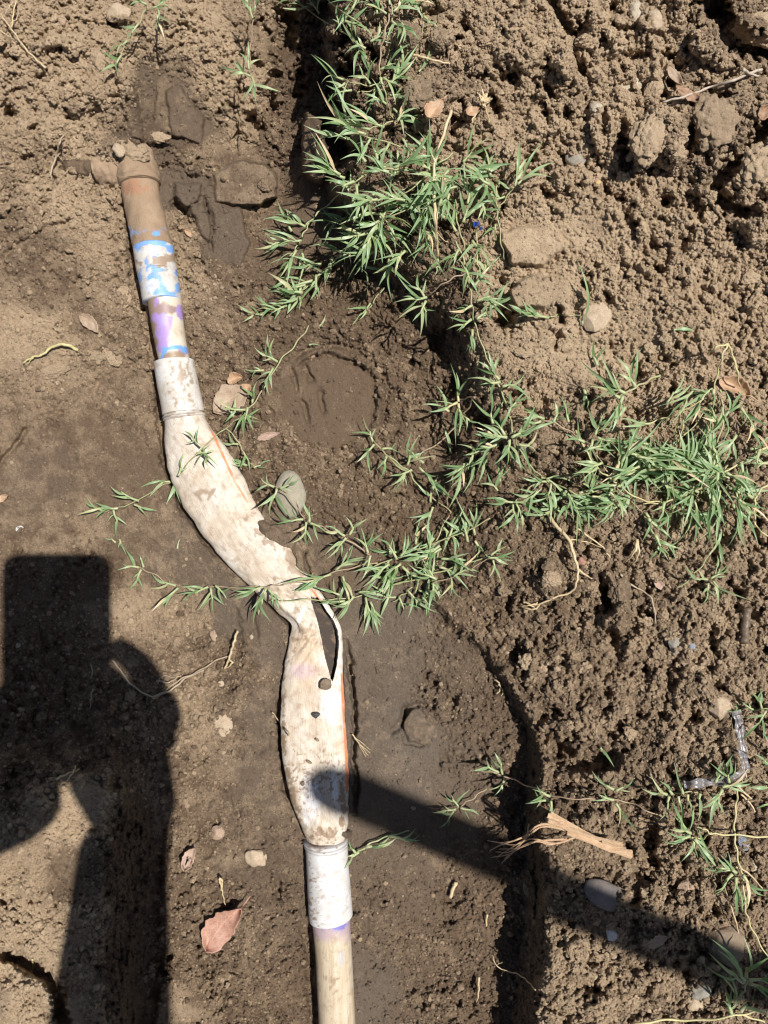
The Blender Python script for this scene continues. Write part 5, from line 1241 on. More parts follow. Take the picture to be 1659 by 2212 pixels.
# ---- dead leaves
def leaf_mat(name, a, b):
    m, nt, bs = newmat(name); uvn = nd(nt, 'ShaderNodeUVMap', uv_map='UVMap')
    n = noise_(nt, 260, 5, .6, geopos(nt)); mp = nt.nodes.new('ShaderNodeMapping'); mp.inputs['Scale'].default_value = (1, 1, 1)
    sp = nt.nodes.new('ShaderNodeSeparateXYZ'); nt.links.new(uvn.outputs[0], sp.inputs[0])
    # midrib and slanting side veins
    q = math_(nt, 'ABSOLUTE', math_(nt, 'SUBTRACT', sp.outputs[1], .5))
    w = math_(nt, 'FRACT', math_(nt, 'SUBTRACT', math_(nt, 'MULTIPLY', sp.outputs[0], 9), math_(nt, 'MULTIPLY', q, 5)))
    vein = math_(nt, 'MAXIMUM', math_(nt, 'LESS_THAN', q, .025), math_(nt, 'LESS_THAN', w, .10))
    col = mixc(nt, maprange(nt, n, .35, .65), a, b)
    col = mixc(nt, math_(nt, 'MULTIPLY', vein, .35), col, tuple(min(1, x * 1.35) for x in b))
    col = mixc(nt, maprange(nt, noise_(nt, 900, 4, .6, geopos(nt)), .56, .7, 0, .6), col, tuple(x * .5 for x in a))
    nt.links.new(col, bs.inputs['Base Color']); bs.inputs['Roughness'].default_value = .55
    bp = nd(nt, 'ShaderNodeBump', Strength=.5, Distance=.0004); nt.links.new(math_(nt, 'ADD', n, vein), bp.inputs['Height']); nt.links.new(bp.outputs[0], bs.inputs['Normal'])
    tr = nt.nodes.new('ShaderNodeBsdfTranslucent'); nt.links.new(col, tr.inputs[0])
    mx = nt.nodes.new('ShaderNodeMixShader'); mx.inputs[0].default_value = .2
    nt.links.new(bs.outputs[0], mx.inputs[1]); nt.links.new(tr.outputs[0], mx.inputs[2]); nt.links.new(mx.outputs[0], nt.nodes['Material Output'].inputs[0])
    return m
LTAN = leaf_mat('dead_leaf_tan', (.50, .31, .18), (.58, .40, .26)); LRED = leaf_mat('dead_leaf_red', (.46, .24, .17), (.58, .35, .26)); LPINK = leaf_mat('dead_leaf_pink', (.46, .31, .23), (.54, .39, .31)); LBRN = leaf_mat('dead_leaf_brown', (.33, .19, .11), (.42, .26, .16)); LCLAY = leaf_mat('dead_leaf_clay', (.42, .30, .20), (.47, .35, .25))
def dead_leaf(label, u, v, L, W, ang, mat, curl=.3, off=3, seed=0, tear=0, stalk=0, tip=1.2, name='dead_leaf', bend=.1):
    r = random.Random(seed); nx_, ny_ = 26, 16; vs = []; uvs = []; fs = []
    g = Hmax(u, v, min(L, W) * .25) + off * .001; kz = 1 - g / D
    ca, sa = math.cos(math.radians(ang)), math.sin(math.radians(ang))
    for i in range(nx_ + 1):
        t = i / nx_
        w = math.sin(math.pi * t ** (1 / tip)) ** .75 * .5 * W * (1 + .06 * math.sin(t * 31 + seed))
        for j in range(ny_ + 1):
            s_ = j / ny_ * 2 - 1
            ww = w * (1 + .22 * mnoise.fractal(Vector((t * 7 + seed, round(s_), 3)), 1, 2, 3))
            x = (t - .5) * L; y = s_ * ww + bend * W * math.sin(t * 3.14)
            z = curl * W * .5 * (s_ * s_) * (.6 + .5 * math.sin(t * 5 + seed)) + .06 * L * mnoise.noise(Vector((t * 3, s_ * 1.6, seed * 3.3))) + .05 * L * (2 * t - 1) ** 2
            vs.append(((x * ca - y * sa) * S * kz, (x * sa + y * ca) * S * kz, z * S)); uvs.append((t, .5 + .5 * s_))
    for i in range(nx_):
        for j in range(ny_):
            t = (i + .5) / nx_; s_ = (j + .5) / ny_ * 2 - 1
            if tear and t < .5 and mnoise.noise(Vector((t * 4.5, s_ * 3.2, seed * 1.7))) > .28 - tear * (.5 - t): continue
            a = i * (ny_ + 1) + j; fs.append((a, a + ny_ + 1, a + ny_ + 2, a + 1))
    me = pymesh(name, vs, fs); uv = me.uv_layers.new(name='UVMap')
    li = np.empty(len(me.loops), np.int32); me.loops.foreach_get('vertex_index', li); uv.data.foreach_set('uv', np.array(uvs, np.float32)[li].reshape(-1))
    base = P(u, v, g)
    if stalk:
        root = empty(name, base); bl = mesh_obj('leaf_blade', me, mat, root)
        a = Vector(vs[nx_ * (ny_ + 1) + ny_ // 2]); d = Vector((ca, sa, 0)) * S * stalk
        pts = [a + d * k / 5 + Vector((0, 0, .0008 * math.sin(k))) for k in range(6)]
        v_, f_ = tube_mesh('x', pts, [S * 2.2 * (1 - .08 * k) for k in range(6)], 6); mesh_obj('leaf_stalk', pymesh('leaf_stalk', v_, f_), mat, root)
        o = root
    else:
        o = mesh_obj(name, me, mat); o.location = base; bl = o
    md = bl.modifiers.new('thickness', 'SOLIDIFY'); md.thickness = .0003
    tag(o, label, 'dead leaf'); return o
dead_leaf('large pinkish-brown dead leaf with a torn, folded lower edge and a short stalk', 487, 1999, 120, 62, 50, LRED, .55, 4, 3, .0, 24, 1.5)
dead_leaf('broad flat tan leaf right of the second coupling', 500, 866, 92, 64, 32, LCLAY, .12, 2, 4, 0, 0, 1.0)
dead_leaf('small folded orange-tan leaf scrap above the broad tan leaf', 508, 820, 34, 24, 20, LTAN, .9, 3, 5)
dead_leaf('orange-brown curled corner on the right tip of the broad tan leaf', 536, 838, 16, 22, 60, LTAN, .8, 5, 6)
dead_leaf('orange-tan leaf folded along its rib beside the top grass mass', 940, 240, 58, 36, 52, LTAN, .8, 6, 7, 0, 12)
dead_leaf('small orange leaf scrap beside the straw rosette', 1022, 242, 32, 22, 20, LTAN, .5, 4, 8)
dead_leaf('narrow brown leaf under the grey twig at the upper right', 1488, 208, 72, 22, -32, LBRN, .7, 5, 9, 0, 10)
dead_leaf('brown leaf tip at the right edge below the twig', 1652, 245, 36, 24, 60, LBRN, .5, 5, 10)
dead_leaf('peach-coloured curled leaf beneath the forked seed head', 1583, 838, 72, 36, -28, LTAN, .9, 9, 11, 0, 24)
dead_leaf('thin pinkish leaf scrap on the mud right of the orange stripe', 580, 943, 52, 15, 16, LPINK, .4, 2, 12)
dead_leaf('dusty clay-coloured leaf on the mud left of the purple-stained pipe', 194, 700, 54, 26, -44, LCLAY, .4, 2, 13)
dead_leaf('small pink curled leaf in the mud below the phone-arm shadow edge', 411, 1852, 50, 26, 66, LPINK, .8, 3, 14, .25)
dead_leaf('tiny tan leaf bit at the left edge', 6, 1077, 28, 14, 30, LTAN, .4, 2, 15)
dead_leaf('dull clay leaf strip poking up at the upper right clods', 1455, 165, 52, 20, -60, LCLAY, .7, 6, 16)
dead_leaf('brown leaf bit in the middle of the right grass mass', 1472, 985, 40, 18, -30, LBRN, .6, 14, 17)
dead_leaf('small dull leaf lying by the star tuft on bare soil', 1425, 1266, 34, 16, -40, LPINK, .5, 3, 18)
dead_leaf('pale curled leaf scrap below the white stone in the shade', 1420, 2032, 50, 22, 20, LCLAY, .6, 4, 19)
dead_leaf('tiny orange scrap on the pit wall mud right of the muddy pipe', 407, 505, 20, 10, -50, LTAN, .4, 2, 20)

# ---- straws, roots, twigs
def strand(label, paths, mat, cat='straw', name='straw', group=None, sides=6):
    """paths: list of (points(u, v, mm), radius at start, radius at end) in picture units"""
    u0, v0, o0 = paths[0][0][0]; base = P(u0, v0, surf(u0, v0)); parts = []
    for pts, ra, rb in paths:
        dense = catmull([(u, v, max(surf(u, v), Hmax(u, v, 4) * .6 + surf(u, v) * .4) + off * .001) for u, v, off in pts], 7)
        W_ = []; R_ = []
        for i, (u, v, z) in enumerate(dense):
            t = i / (len(dense) - 1); z = max(z, surf(u, v) + ra * S * .3)
            W_.append(P(u + .8 * math.sin(i * 1.3), v + .8 * math.cos(i * 1.1), z) - base); R_.append(S * (ra + (rb - ra) * t) * (1 + .12 * math.sin(i * 2.1)))
        parts.append(tube_mesh('s', W_, R_, sides))
    if len(parts) == 1:
        v_, f_ = parts[0]; o = mesh_obj(name, pymesh(name, v_, f_), mat); o.location = base
    else:
        o = empty(name, base)
        for v_, f_ in parts: mesh_obj('strand', pymesh('strand', v_, f_), mat, o)
    tag(o, label, cat, group); return o
strand('long dry straw with a frayed lower end lying over the main grass mass', [([(975,238,16),(955,300,18),(938,360,20),(938,420,20),(940,470,18),(944,520,14),(946,556,10)],3.2,2.2),([(938,420,20),(944,470,18),(940,520,14),(936,545,10)],1.6,.8),([(942,500,15),(960,520,12),(968,522,12)],1,.5),([(943,530,14),(930,540,12)],1,.5)], M_STRAW)
strand('dry branched straw below the right grass mass, bent at a joint', [([(1183,1108,5),(1200,1135,6),(1228,1165,7),(1240,1200,7),(1249,1230,7)],4.2,3.0),([(1249,1230,7),(1246,1255,6),(1235,1278,5),(1200,1290,4),(1165,1305,4),(1130,1308,4)],2.6,1.6),([(1228,1165,7),(1265,1170,6),(1300,1183,4)],1.8,.8),([(1249,1230,7),(1262,1240,5),(1280,1251,4)],2.6,1.4)], M_STRAW, 'dry branch', 'dry_branch')
strand('thin straight straw right of the branched one', [([(1246,1140,3),(1275,1162,4),(1300,1180,4),(1317,1204,3)],1.8,1.4)], M_STRAW)
strand('knot of dry sheath below the right grass mass', [([(1376,1165,6),(1372,1190,6),(1352,1214,3)],4,1.2),([(1376,1165,6),(1380,1195,5),(1366,1222,3)],3,1),([(1374,1180,6),(1360,1205,4)],2.4,1)], M_STRAW, 'dry sheath', 'dry_sheath')
strand('loose curled husk at the end of the branched straw', [([(1124,1305,4),(1135,1314,5),(1155,1316,5),(1165,1308,4)],2.6,1.6),([(1130,1300,5),(1150,1306,5),(1162,1302,4)],2.2,1.4),([(1120,1310,3),(1140,1308,5),(1160,1312,3)],1.6,1)], M_STRAW, 'husk', 'husk')
strand('thin brown twig curving down the soil right of centre', [([(1340,1240,3),(1355,1258,5),(1385,1275,5),(1408,1295,4),(1417,1345,3)],2.4,1.4)], M_ROOT, 'twig', 'twig')
strand('pale root forking out of the phone shadow towards the pipe', [([(242,1425,2),(262,1450,3),(285,1480,4),(328,1506,4),(345,1502,4),(385,1470,3),(425,1452,3),(470,1425,2),(494,1418,2)],2.0,1.6),([(330,1505,4),(370,1490,4),(400,1466,4),(440,1448,3)],2.6,1.6),([(338,1470,3),(365,1474,4),(385,1462,3),(400,1465,3)],2,1),([(340,1475,3),(352,1460,3),(380,1465,2)],1.2,.6),([(320,1500,4),(316,1520,2)],1.4,.6)], M_ROOT, 'root', 'root')
strand('bent yellow straw standing in the mud left of the pipe bend', [([(513,1362,8),(506,1385,7),(500,1405,5),(494,1425,4),(486,1444,3)],2.8,2.4),([(494,1425,4),(502,1432,4),(488,1444,3)],2.2,1.4)], M_STRAW)
strand('long grey twig lying over the brown leaf at the upper right', [([(1432,220,8),(1480,208,10),(1530,190,10),(1580,175,10),(1620,158,10),(1645,150,9)],2.0,3.2),([(1605,150,10),(1622,160,10),(1640,165,8)],3,1.6)], stem_material('grey_twig', (.42, .35, .27), (.48, .40, .32), (.36, .29, .22)), 'twig', 'twig')
strand('bundle of thin pale rootlets at the top left corner', [([(0,30,4),(14,48,6),(30,70,6),(55,105,6),(80,130,5),(98,146,3)],1.2,1.8),([(35,0,5),(28,35,6),(26,60,6)],1.4,1.4),([(0,66,4),(12,74,5),(24,80,4)],1.2,.6),([(10,30,5),(20,15,6),(28,5,5)],1,.8),([(22,50,6),(36,40,6),(40,20,5)],1,.6)], M_STRAW, 'root', 'root')
strand('forked brown rootlet left of the old branch pipe', [([(138,290,4),(128,310,5),(122,335,5),(110,372,4),(112,388,3)],1.8,2.2),([(124,335,5),(136,348,3)],1.2,.6)], M_ROOT, 'root', 'root')
strand('white twisted root on the mud left of the purple-stained pipe', [([(50,784,3),(70,772,4),(92,766,4),(112,750,5),(140,744,5),(168,756,3)],1.6,4.0),([(72,772,4),(60,786,3)],1.4,.8)], M_PALE, 'root', 'root')
strand('short straw lying on the soil right of the top grass mass', [([(892,118,4),(915,124,5),(945,132,4),(972,138,3)],2.6,1.6)], M_STRAW)
strand('fine pale root hanging in the dark slot at the bottom', [([(1063,2062,4),(1072,2085,8),(1090,2096,10),(1120,2105,14),(1140,2120,18),(1156,2138,20)],1.0,1.4),([(1072,2085,8),(1085,2078,9)],.8,.5),([(1090,2096,10),(1082,2108,8)],.8,.5)], M_STRAW, 'root', 'root')
strand('pair of straws stuck in the soil of the lower trench', [([(1034,2110,6),(1034,2140,5),(1030,2166,3)],3,1),([(1052,1975,4),(1050,2000,3)],2.4,2)], M_STRAW)
strand('short thick stub of straw in the lower trench right of the coupling', [([(985,1905,4),(972,1938,4)],4.5,4)], M_STRAW)
strand('frayed bundle of hair-thin fibres at the right side of the flattened pipe', [([(760,1585,3),(775,1605,4),(795,1632,3)],1.6,.5),([(765,1595,3),(782,1612,4),(802,1628,3)],1.2,.4),([(762,1590,3),(776,1600,4),(800,1620,3)],1.2,.4),([(770,1600,3),(785,1625,3),(790,1636,2)],1,.4)], M_STRAW, 'fibres', 'fibre_bundle')
strand('thin straw leaning on the left side of the flattened pipe', [([(588,1538,6),(606,1562,9),(622,1580,10),(634,1600,11)],1.0,1.4),([(612,1575,9),(630,1590,11)],.8,.5)], M_STRAW)
strand('pale straw stalk standing above the red dead leaf', [([(473,1897,8),(478,1915,7),(482,1935,5),(487,1958,3)],2.4,.9),([(473,1897,8),(480,1903,7),(478,1925,6)],2.6,1.6)], M_STRAW)
strand('curled dry fibre on the lip of the wet basin', [([(1068,1468,3),(1078,1475,5),(1080,1490,5),(1072,1500,3)],1.6,1),([(1076,1478,5),(1086,1490,4),(1084,1504,3)],1.4,.8)], M_STRAW, 'fibres', 'fibre_bundle')
strand('grass fragment dried grey in the phone shadow below', [([(195,1435,2),(200,1450,3),(196,1466,2)],1.6,1)], M_ROOT)
strand('long pale straw upright in the phone shadow', [([(200,1488,2),(196,1510,3),(195,1532,2)],1.6,1)], M_ROOT)
strand('cluster of pale bent straws in the shadow below the phone', [([(122,1683,3),(145,1672,4),(172,1662,3)],2.6,1.6),([(145,1686,3),(158,1668,4),(164,1655,3)],2,1.2)], M_STRAW)
strand('dark round stick set upright in the soil at the right', [([(1614,1312,2),(1610,1350,4),(1608,1390,3)],9,8)], stem_material('dark_stick', (.10, .07, .05), (.13, .09, .06), (.16, .11, .08)), 'stick', 'stick', sides=12)
strand('two thin fibres below the clear plastic strip', [([(1580,1560,4),(1586,1600,6)],.8,.8),([(1600,1715,6),(1620,1735,6),(1632,1755,5)],2.0,1.6)], M_STRAW, 'fibres', 'fibre_bundle')
strand('dry straws crossing beside the right foreground runner', [([(1560,1905,5),(1580,1960,6),(1598,2022,4)],1.8,1.2),([(1590,1872,7),(1615,1885,7),(1648,1920,5)],2.2,1.2)], M_STRAW)
strand('dry sheaths around the joint under the plastic strip', [([(1590,1690,8),(1605,1710,8),(1630,1730,6)],2.6,1.4),([(1586,1688,8),(1570,1712,7),(1550,1716,5)],2.4,1.2),([(1604,1640,8),(1612,1680,6)],1.8,1.2)], M_STRAW, 'dry sheath', 'dry_sheath')
strand('short white rootlet standing on the left bank', [([(70,2072,3),(71,2082,6),(70,2095,3)],1.6,1)], M_PALE, 'root', 'root')

# straw rosette: a tuft of short dry stubs
r_ = random.Random(9); ps = []
for k_ in range(30):
    a = r_.uniform(0, 6.28); q = r_.uniform(4, 22)
    ps.append(([(1046 + r_.uniform(-5, 5), 222 + r_.uniform(-8, 8), 8), (1046 + math.cos(a) * q * .6, 214 + math.sin(a) * q * .7, 12), (1046 + math.cos(a) * q, 210 + math.sin(a) * q, 10)], 2.4, 1.4))
ps += [([(1048,232,6),(1054,250,5),(1058,264,3)],1.6,.8), ([(1040,235,6),(1022,255,5),(1020,268,3)],2,1)]
strand('rosette of short dry straw stubs beside the small orange leaf scrap', ps, M_STRAW, 'straw tuft', 'straw_tuft')

# wood splinter: torn shards and combed-out fibres
wz = .006
root = empty('wood_splinter', P(1270, 1800, Hat(1270, 1800) + wz)); tag(root, 'pale torn wood splinter with long frayed fibres at its left end', 'wood splinter')
def shard(pts, w0, w1, th, mat, parent, name):
    vs = []; fs = []; n = len(pts)
    g = Hmax(1270, 1800, 60) * .5 + Hat(1270, 1800) * .5 + wz
    W3 = [P(u, v, g + o * .001) - parent.location for u, v, o in pts]
    for i, p in enumerate(W3):
        t = (W3[min(i + 1, n - 1)] - W3[max(i - 1, 0)]).normalized(); s_ = t.cross(Vector((0, 0, 1))).normalized(); w = (w0 + (w1 - w0) * i / (n - 1)) * S * .5
        for a, b in ((-1, -1), (-.4, .3), (.1, 1), (.7, .5), (1, -1)):
            vs.append(p + s_ * (a * w) + Vector((0, 0, b * th * S)))
    for i in range(n - 1):
        for k in range(5):
            k2 = (k + 1) % 5; fs.append((i * 5 + k, i * 5 + k2, i * 5 + 5 + k2, i * 5 + 5 + k))
    fs.append((4, 3, 2, 1, 0)); fs.append(tuple((n - 1) * 5 + k for k in range(5)))
    return mesh_obj(name, pymesh(name, vs, fs, False), mat, parent)
shard([(1186,1764,2),(1222,1784,3),(1262,1806,4),(1310,1828,3),(1365,1849,1)], 20, 16, 3.5, WOOD, root, 'shard')
shard([(1184,1774,5),(1230,1792,6),(1290,1812,5),(1345,1824,3)], 9, 6, 2.5, WOOD, root, 'shard')
shard([(1225,1800,4),(1270,1817,5),(1320,1838,4),(1366,1842,2)], 8, 9, 2.5, WOOD, root, 'shard')
shard([(1183,1762,7),(1205,1772,6),(1240,1796,6)], 10, 4, 2, WOOD, root, 'shard')
shard([(1300,1818,6),(1325,1826,5),(1346,1829,4)], 6, 3, 2, WOOD, root, 'shard')
for k_, pts in enumerate([[(1250,1805,3),(1200,1822,4),(1150,1812,5),(1110,1825,4),(1062,1817,2)],[(1240,1798,3),(1190,1786,6),(1160,1790,6),(1130,1815,4),(1075,1850,2)],[(1235,1812,2),(1180,1815,4),(1140,1822,4),(1100,1845,3),(1062,1852,1)],[(1200,1785,6),(1170,1780,6),(1140,1800,5),(1120,1830,3),(1084,1864,1)],[(1143,1780,6),(1138,1805,5),(1120,1828,3),(1090,1855,2)],[(1190,1780,5),(1160,1784,6),(1130,1808,4),(1090,1820,3),(1052,1816,1)],[(1225,1812,3),(1190,1824,3),(1160,1818,4),(1120,1832,3),(1078,1834,1)],[(1230,1790,5),(1185,1778,5),(1155,1795,5),(1105,1838,3),(1070,1840,1)],[(1150,1800,4),(1110,1816,4),(1080,1826,2),(1058,1838,1)]]):
    g = Hmax(1270, 1800, 60) * .4 + Hat(1270, 1800) * .6 + wz
    dn = catmull(pts, 6); gg = [P(u, v, max(g + (o - 3) * .001 if u > 1150 else Hat(u, v) * .5 + (g - .004) * .5, Hat(u, v) + .001)) - root.location for u, v, o in dn]
    v_, f_ = tube_mesh('f', gg, [S * (2.4 - 1.7 * i / len(gg)) for i in range(len(gg))], 5); mesh_obj('fibre', pymesh('fibre', v_, f_), WOOD, root)

# clear plastic strip, crumpled, bent at the joint of the stolon
m, nt, bs = newmat('clear_plastic'); bs.inputs['Base Color'].default_value = (.30, .29, .31, 1); bs.inputs['Roughness'].default_value = .32; bs.inputs['Alpha'].default_value = .34; bs.inputs['Specular IOR Level'].default_value = .8
M_FILM = m
pts = catmull([(1590,1535,5),(1596,1560,8),(1601,1600,9),(1608,1640,10),(1609,1665,12),(1590,1680,12),(1550,1688,10),(1510,1692,8),(1478,1696,6)], 8)
vs = []; fs = []; base = P(1600, 1640, Hat(1600, 1640)); n = len(pts)
for i, (u, v, o) in enumerate(pts):
    a = pts[max(i - 1, 0)]; b = pts[min(i + 1, n - 1)]; du, dv = b[0] - a[0], b[1] - a[1]; L = math.hypot(du, dv) or 1
    for j in range(7):
        s_ = (j - 3) / 3; w = 9 + 2 * math.sin(i * .7)
        z = Hat(1600, 1640) * .6 + Hat(u, v) * .4 + o * .001 + .0005 * math.sin(j * 1.9 + i * .37) + .0004 * mnoise.noise(Vector((i * .4, j * .9, 2)))
        vs.append(P(u - dv / L * s_ * w, v + du / L * s_ * w, max(z, Hat(u, v) + .001)) - base)
for i in range(n - 1):
    for j in range(6): a = i * 7 + j; fs.append((a, a + 1, a + 8, a + 7))
o = mesh_obj('plastic_strip', pymesh('plastic_strip', vs, fs), M_FILM); o.location = base
md = o.modifiers.new('thickness', 'SOLIDIFY'); md.thickness = .0002
tag(o, 'crumpled clear plastic strip bent at the joint of the right yellow stolon', 'plastic strip')

# two scraps of bright blue plastic film
m, nt, bs = newmat('blue_plastic'); bs.inputs['Base Color'].default_value = (.03, .08, .42, 1); bs.inputs['Roughness'].default_value = .3
for lab, u, v, w, h in (('larger scrap of bright blue plastic half hidden in the grass', 1028, 484, 15, 13), ('smaller bright blue plastic scrap just below the larger one', 1038, 493, 9, 9)):
    vs = []; g = Hmax(u, v, 6) + .008
    for k_ in range(8):
        a = k_ / 8 * 6.283; q = .5 * (1 if k_ % 2 else .7); vs.append((math.cos(a) * w * q * S, math.sin(a) * h * q * S, .001 * math.sin(k_ * 2)))
    vs.append((0, 0, .0015)); o = mesh_obj('plastic_scrap', pymesh('plastic_scrap', vs, [(k_, (k_ + 1) % 8, 8) for k_ in range(8)], False), m); o.location = P(u, v, g)
    md = o.modifiers.new('thickness', 'SOLIDIFY'); md.thickness = .0003; tag(o, lab, 'plastic scrap')
# ================================================================ the photographer and the shovel, whose shadows fall into the picture
def skinned(name, verts, edges, radii, mat, parent=None, levels=1, root=0):
    me = bpy.data.meshes.new(name); me.from_pydata(verts, edges, []); me.update()
    o = mesh_obj(name, me, mat, parent)
    sk = o.modifiers.new('skin', 'SKIN'); sk.use_smooth_shade = True
    if not me.skin_vertices:
        bpy.context.view_layer.objects.active = o
    layer = me.skin_vertices[0] if me.skin_vertices else None
    if layer is None:
        bm = bmesh.new(); bm.from_mesh(me); bm.verts.layers.skin.verify(); bm.to_mesh(me); bm.free(); layer = me.skin_vertices[0]
    for i, r in enumerate(radii):
        layer.data[i].radius = (r, r) if isinstance(r, (int, float)) else r
        layer.data[i].use_root = (i == root)
    ss_ = o.modifiers.new('smooth', 'SUBSURF'); ss_.levels = levels; ss_.render_levels = levels
    return o
def plain(name, c, r=.6, spec=.4, metal=0):
    m, nt, bs = newmat(name)
    n = noise_(nt, 60, 4, .6, geopos(nt))
    nt.links.new(mixc(nt, n, tuple(x * .8 for x in c), tuple(min(1, x * 1.15) for x in c)), bs.inputs['Base Color'])
    bs.inputs['Roughness'].default_value = r; bs.inputs['Specular IOR Level'].default_value = spec; bs.inputs['Metallic'].default_value = metal
    return m
SKIN = plain('skin', (.42, .25, .17), .5); SHIRT = plain('shirt_cloth', (.09, .12, .20), .9); JEANS = plain('trouser_cloth', (.05, .06, .09), .9); HAIRM = plain('hair', (.03, .02, .015), .6); BLACKP = plain('phone_case', (.012, .012, .014), .35)

V3 = []; E3 = []; R3 = []
def J(p, r, prev=None):
    V3.append(p); R3.append(r)
    if prev is not None: E3.append((prev, len(V3) - 1))
    return len(V3) - 1
pel = J((-.06, -1.00, .44), (.16, .14))
wai = J((-.06, -.88, .60), (.145, .115), pel); che = J((-.06, -.72, .78), (.17, .12), wai); nek = J((-.06, -.60, .90), .058, che); hd0 = J((-.06, -.53, .96), (.07, .08), nek); hd1 = J((-.06, -.48, 1.02), (.078, .095), hd0); hd2 = J((-.06, -.50, 1.09), (.06, .07), hd1)
fingers = []
for s_, sh, el, wr, hand in ((1, (.13, -.70, .86), (.034, -.48, .65), (.032, -.20, .590), (.033, -.124, .561)), (-1, (-.25, -.70, .86), (-.36, -.42, .64), (-.104, -.166, .590), (-.054, -.136, .561))):
    a = J(sh, .062, che); b = J(tuple((x + y) / 2 for x, y in zip(sh, el)), .060, a); c = J(el, .058, b); d = J(tuple((x * .4 + y * .6) for x, y in zip(el, wr)), .046 if s_ > 0 else .046, c); e = J(wr, .034 if s_ > 0 else .042, d)
    q_ = J(hand, .036 if s_ > 0 else .040, e); J((.024, -.106, .562) if s_ > 0 else (-.030, -.122, .562), .034 if s_ > 0 else .042, q_)
    if s_ > 0: J((-.004, -.146, .562), .034, q_)  # webbing towards the other hand, added to close the gap in their shadow
for s_ in (1, -1):
    hip = J((-.06 + .10 * s_, -1.00, .41), .095, pel); kn = J((-.06 + .26 * s_, -.74, .52), .062, hip); an_ = J((-.06 + .20 * s_, -.96, .14), .045, kn); ft = J((-.06 + .23 * s_, -.80, .10), .04, an_)
person = empty('person', (-.06, -1.0, .05)); PL = person.location.copy()
tag(person, 'crouching person in a dark shirt holding up a phone, whose arms shadow the left', 'person')
def rel(p): return tuple(Vector(p) - PL)
body = skinned('body', [rel(p) for p in V3], E3, R3, SHIRT, person, 2, 0)
body.data.materials.append(SKIN); body.data.materials.append(JEANS)
# fingers curled round the phone's sides, and a palm block that fills their shadow
def chain(pts, rads, name='hand_part'):
    n = len(pts); skinned(name, [rel(p) for p in pts], [(i, i + 1) for i in range(n - 1)], rads, SKIN, person, 2, 0)
hr = (.036, -.118, .560)
chain([hr, (.044, -.102, .556), (.039, -.082, .550), (.025, -.064, .548), (.008, -.053, .549)], [.016, .0145, .012, .0105, .0085])
chain([hr, (.041, -.105, .560), (.0395, -.086, .562)], [.022, .021, .016])  # palm block, added to fill the lit hole in the hand's shadow
chain([(.040, -.120, .558), (.052, -.108, .550), (.046, -.094, .544), (.022, -.090, .543), (.000, -.086, .545)], [.014, .013, .012, .0105, .0085])
chain([(.040, -.128, .558), (.053, -.122, .549), (.042, -.112, .543), (.018, -.108, .543), (-.002, -.106, .545)], [.010, .0095, .0085, .0075, .006])
chain([(.038, -.138, .558), (.049, -.136, .550), (.038, -.130, .544), (.016, -.128, .544)], [.009, .0085, .0075, .006])
chain([(.030, -.118, .566), (.032, -.098, .572), (.022, -.080, .572), (.010, -.068, .570)], [.012, .011, .0098, .007])
hl = (-.058, -.142, .560)
chain([hl, (-.074, -.118, .556), (-.070, -.094, .549), (-.058, -.078, .549)], [.010, .0098, .0085, .0065])
chain([(-.062, -.140, .558), (-.078, -.130, .550), (-.066, -.118, .544), (-.042, -.112, .543)], [.010, .0095, .0085, .0065])
chain([(-.060, -.146, .558), (-.072, -.142, .549), (-.060, -.134, .543), (-.036, -.130, .543)], [.010, .0092, .0082, .0062])
chain([(-.056, -.150, .558), (-.066, -.152, .550), (-.052, -.146, .544), (-.032, -.144, .544)], [.009, .0085, .0075, .006])
chain([(-.050, -.140, .566), (-.044, -.120, .572), (-.040, -.100, .571), (-.036, -.085, .570)], [.012, .011, .0098, .007])
# hair, and a simple face on the head
hb, hf = ico(3); hv = [tuple(Vector((q[0] * .086, q[1] * .10 + (-.012), q[2] * .085 + .03)) + Vector((-.06, -.51, 1.02)) - PL) for q in hb if True]
hair = mesh_obj('hair', pymesh('hair', hv, [tuple(f) for f in hf.tolist() if max(hb[f][:, 2]) > -.1 and min(hb[f][:, 1]) < .55]), HAIRM, person)
nose = mesh_obj('nose', pymesh('nose', [rel((-.06, -.385, .99)), rel((-.048, -.405, .985)), rel((-.072, -.405, .985)), rel((-.06, -.400, 1.03))], [(0, 1, 3), (0, 3, 2), (0, 2, 1), (1, 2, 3)]), SKIN, person)

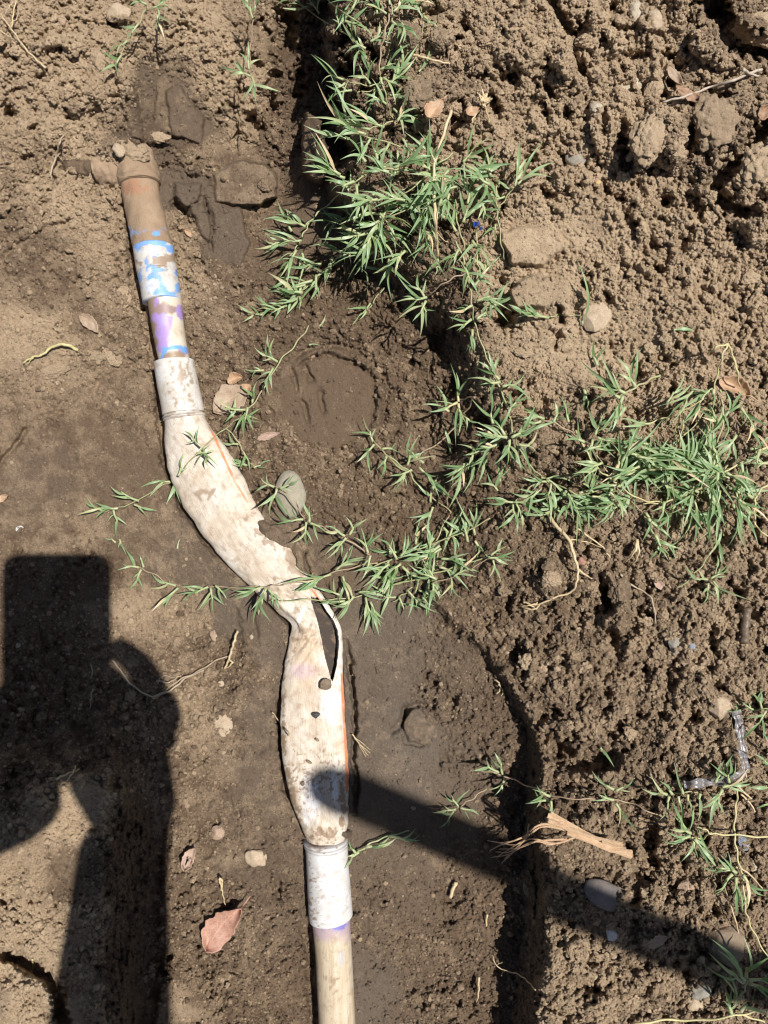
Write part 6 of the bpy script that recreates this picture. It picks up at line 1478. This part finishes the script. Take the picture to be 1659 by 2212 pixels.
# phone: rounded slab with a screen and the camera block
def rbox(w, h, t, r, cx, cy, cz, seg=6):
    out = []
    for sx, sy, a0 in ((1, 1, 0), (-1, 1, 90), (-1, -1, 180), (1, -1, 270)):
        for k_ in range(seg + 1):
            a = math.radians(a0 + 90 * k_ / seg); out.append((cx + sx * (w / 2 - r) + math.cos(a) * r, cy + sy * (h / 2 - r) + math.sin(a) * r))
    n = len(out); vs = [(x, y, cz - t / 2) for x, y in out] + [(x, y, cz + t / 2) for x, y in out]
    return vs, [tuple(range(n - 1, -1, -1)), tuple(range(n, 2 * n))] + [(i, (i + 1) % n, n + (i + 1) % n, n + i) for i in range(n)]
phone = empty('phone', (-.0255, -.063, .560)); tag(phone, 'black phone held flat above the trench by the crouching person, its shadow at left', 'phone')
for nm, a in (('phone_body', (.0755, .151, .0085, .011, 0, 0, 0)), ('screen', (.069, .144, .0004, .008, 0, 0, .0045))):
    v_, f_ = rbox(*a); mesh_obj(nm, pymesh(nm, v_, f_, False), BLACKP if nm == 'phone_body' else plain('screen_glass', (.02, .02, .025), .05), phone)

# shovel stuck in the soil right of the frame, its handle end shading the pipe
A = Vector((.330, -.118, 1.0)); B = Vector((.860, -.560, .10)); dr = (B - A).normalized()
shovel = empty('shovel', B); tag(shovel, 'long-handled shovel stuck in the ground, whose shaft shades the pipe and lower right', 'shovel')
WOODH = plain('handle_wood', (.42, .28, .15), .5)
pts = [A - dr * .012, A - dr * .004, A + dr * .01] + [A + (B - A) * (.1 * k_) for k_ in range(1, 11)]
v_, f_ = tube_mesh('h', [p - B for p in pts], [.009, .0145, .0165] + [.0165] * 8 + [.018, .02], 20); mesh_obj('handle', pymesh('handle', v_, f_), WOODH, shovel)
side = dr.cross(Vector((0, 0, 1))).normalized(); nrm = side.cross(dr)
vs = []; fs = []
for i in range(9):
    t = i / 8; w = .105 * (1 if t < .6 else math.sqrt(max(0, 1 - ((t - .6) / .4) ** 2)) + .02)
    for j in range(7):
        s_ = (j - 3) / 3; vs.append(dr * (t * .27) + side * (s_ * w) + nrm * (.018 * s_ * s_))
for i in range(8):
    for j in range(6): a = i * 7 + j; fs.append((a, a + 1, a + 8, a + 7))
bl = mesh_obj('blade', pymesh('blade', vs, fs), plain('steel', (.30, .28, .26), .45, .5, .8), shovel); md = bl.modifiers.new('thickness', 'SOLIDIFY'); md.thickness = .002
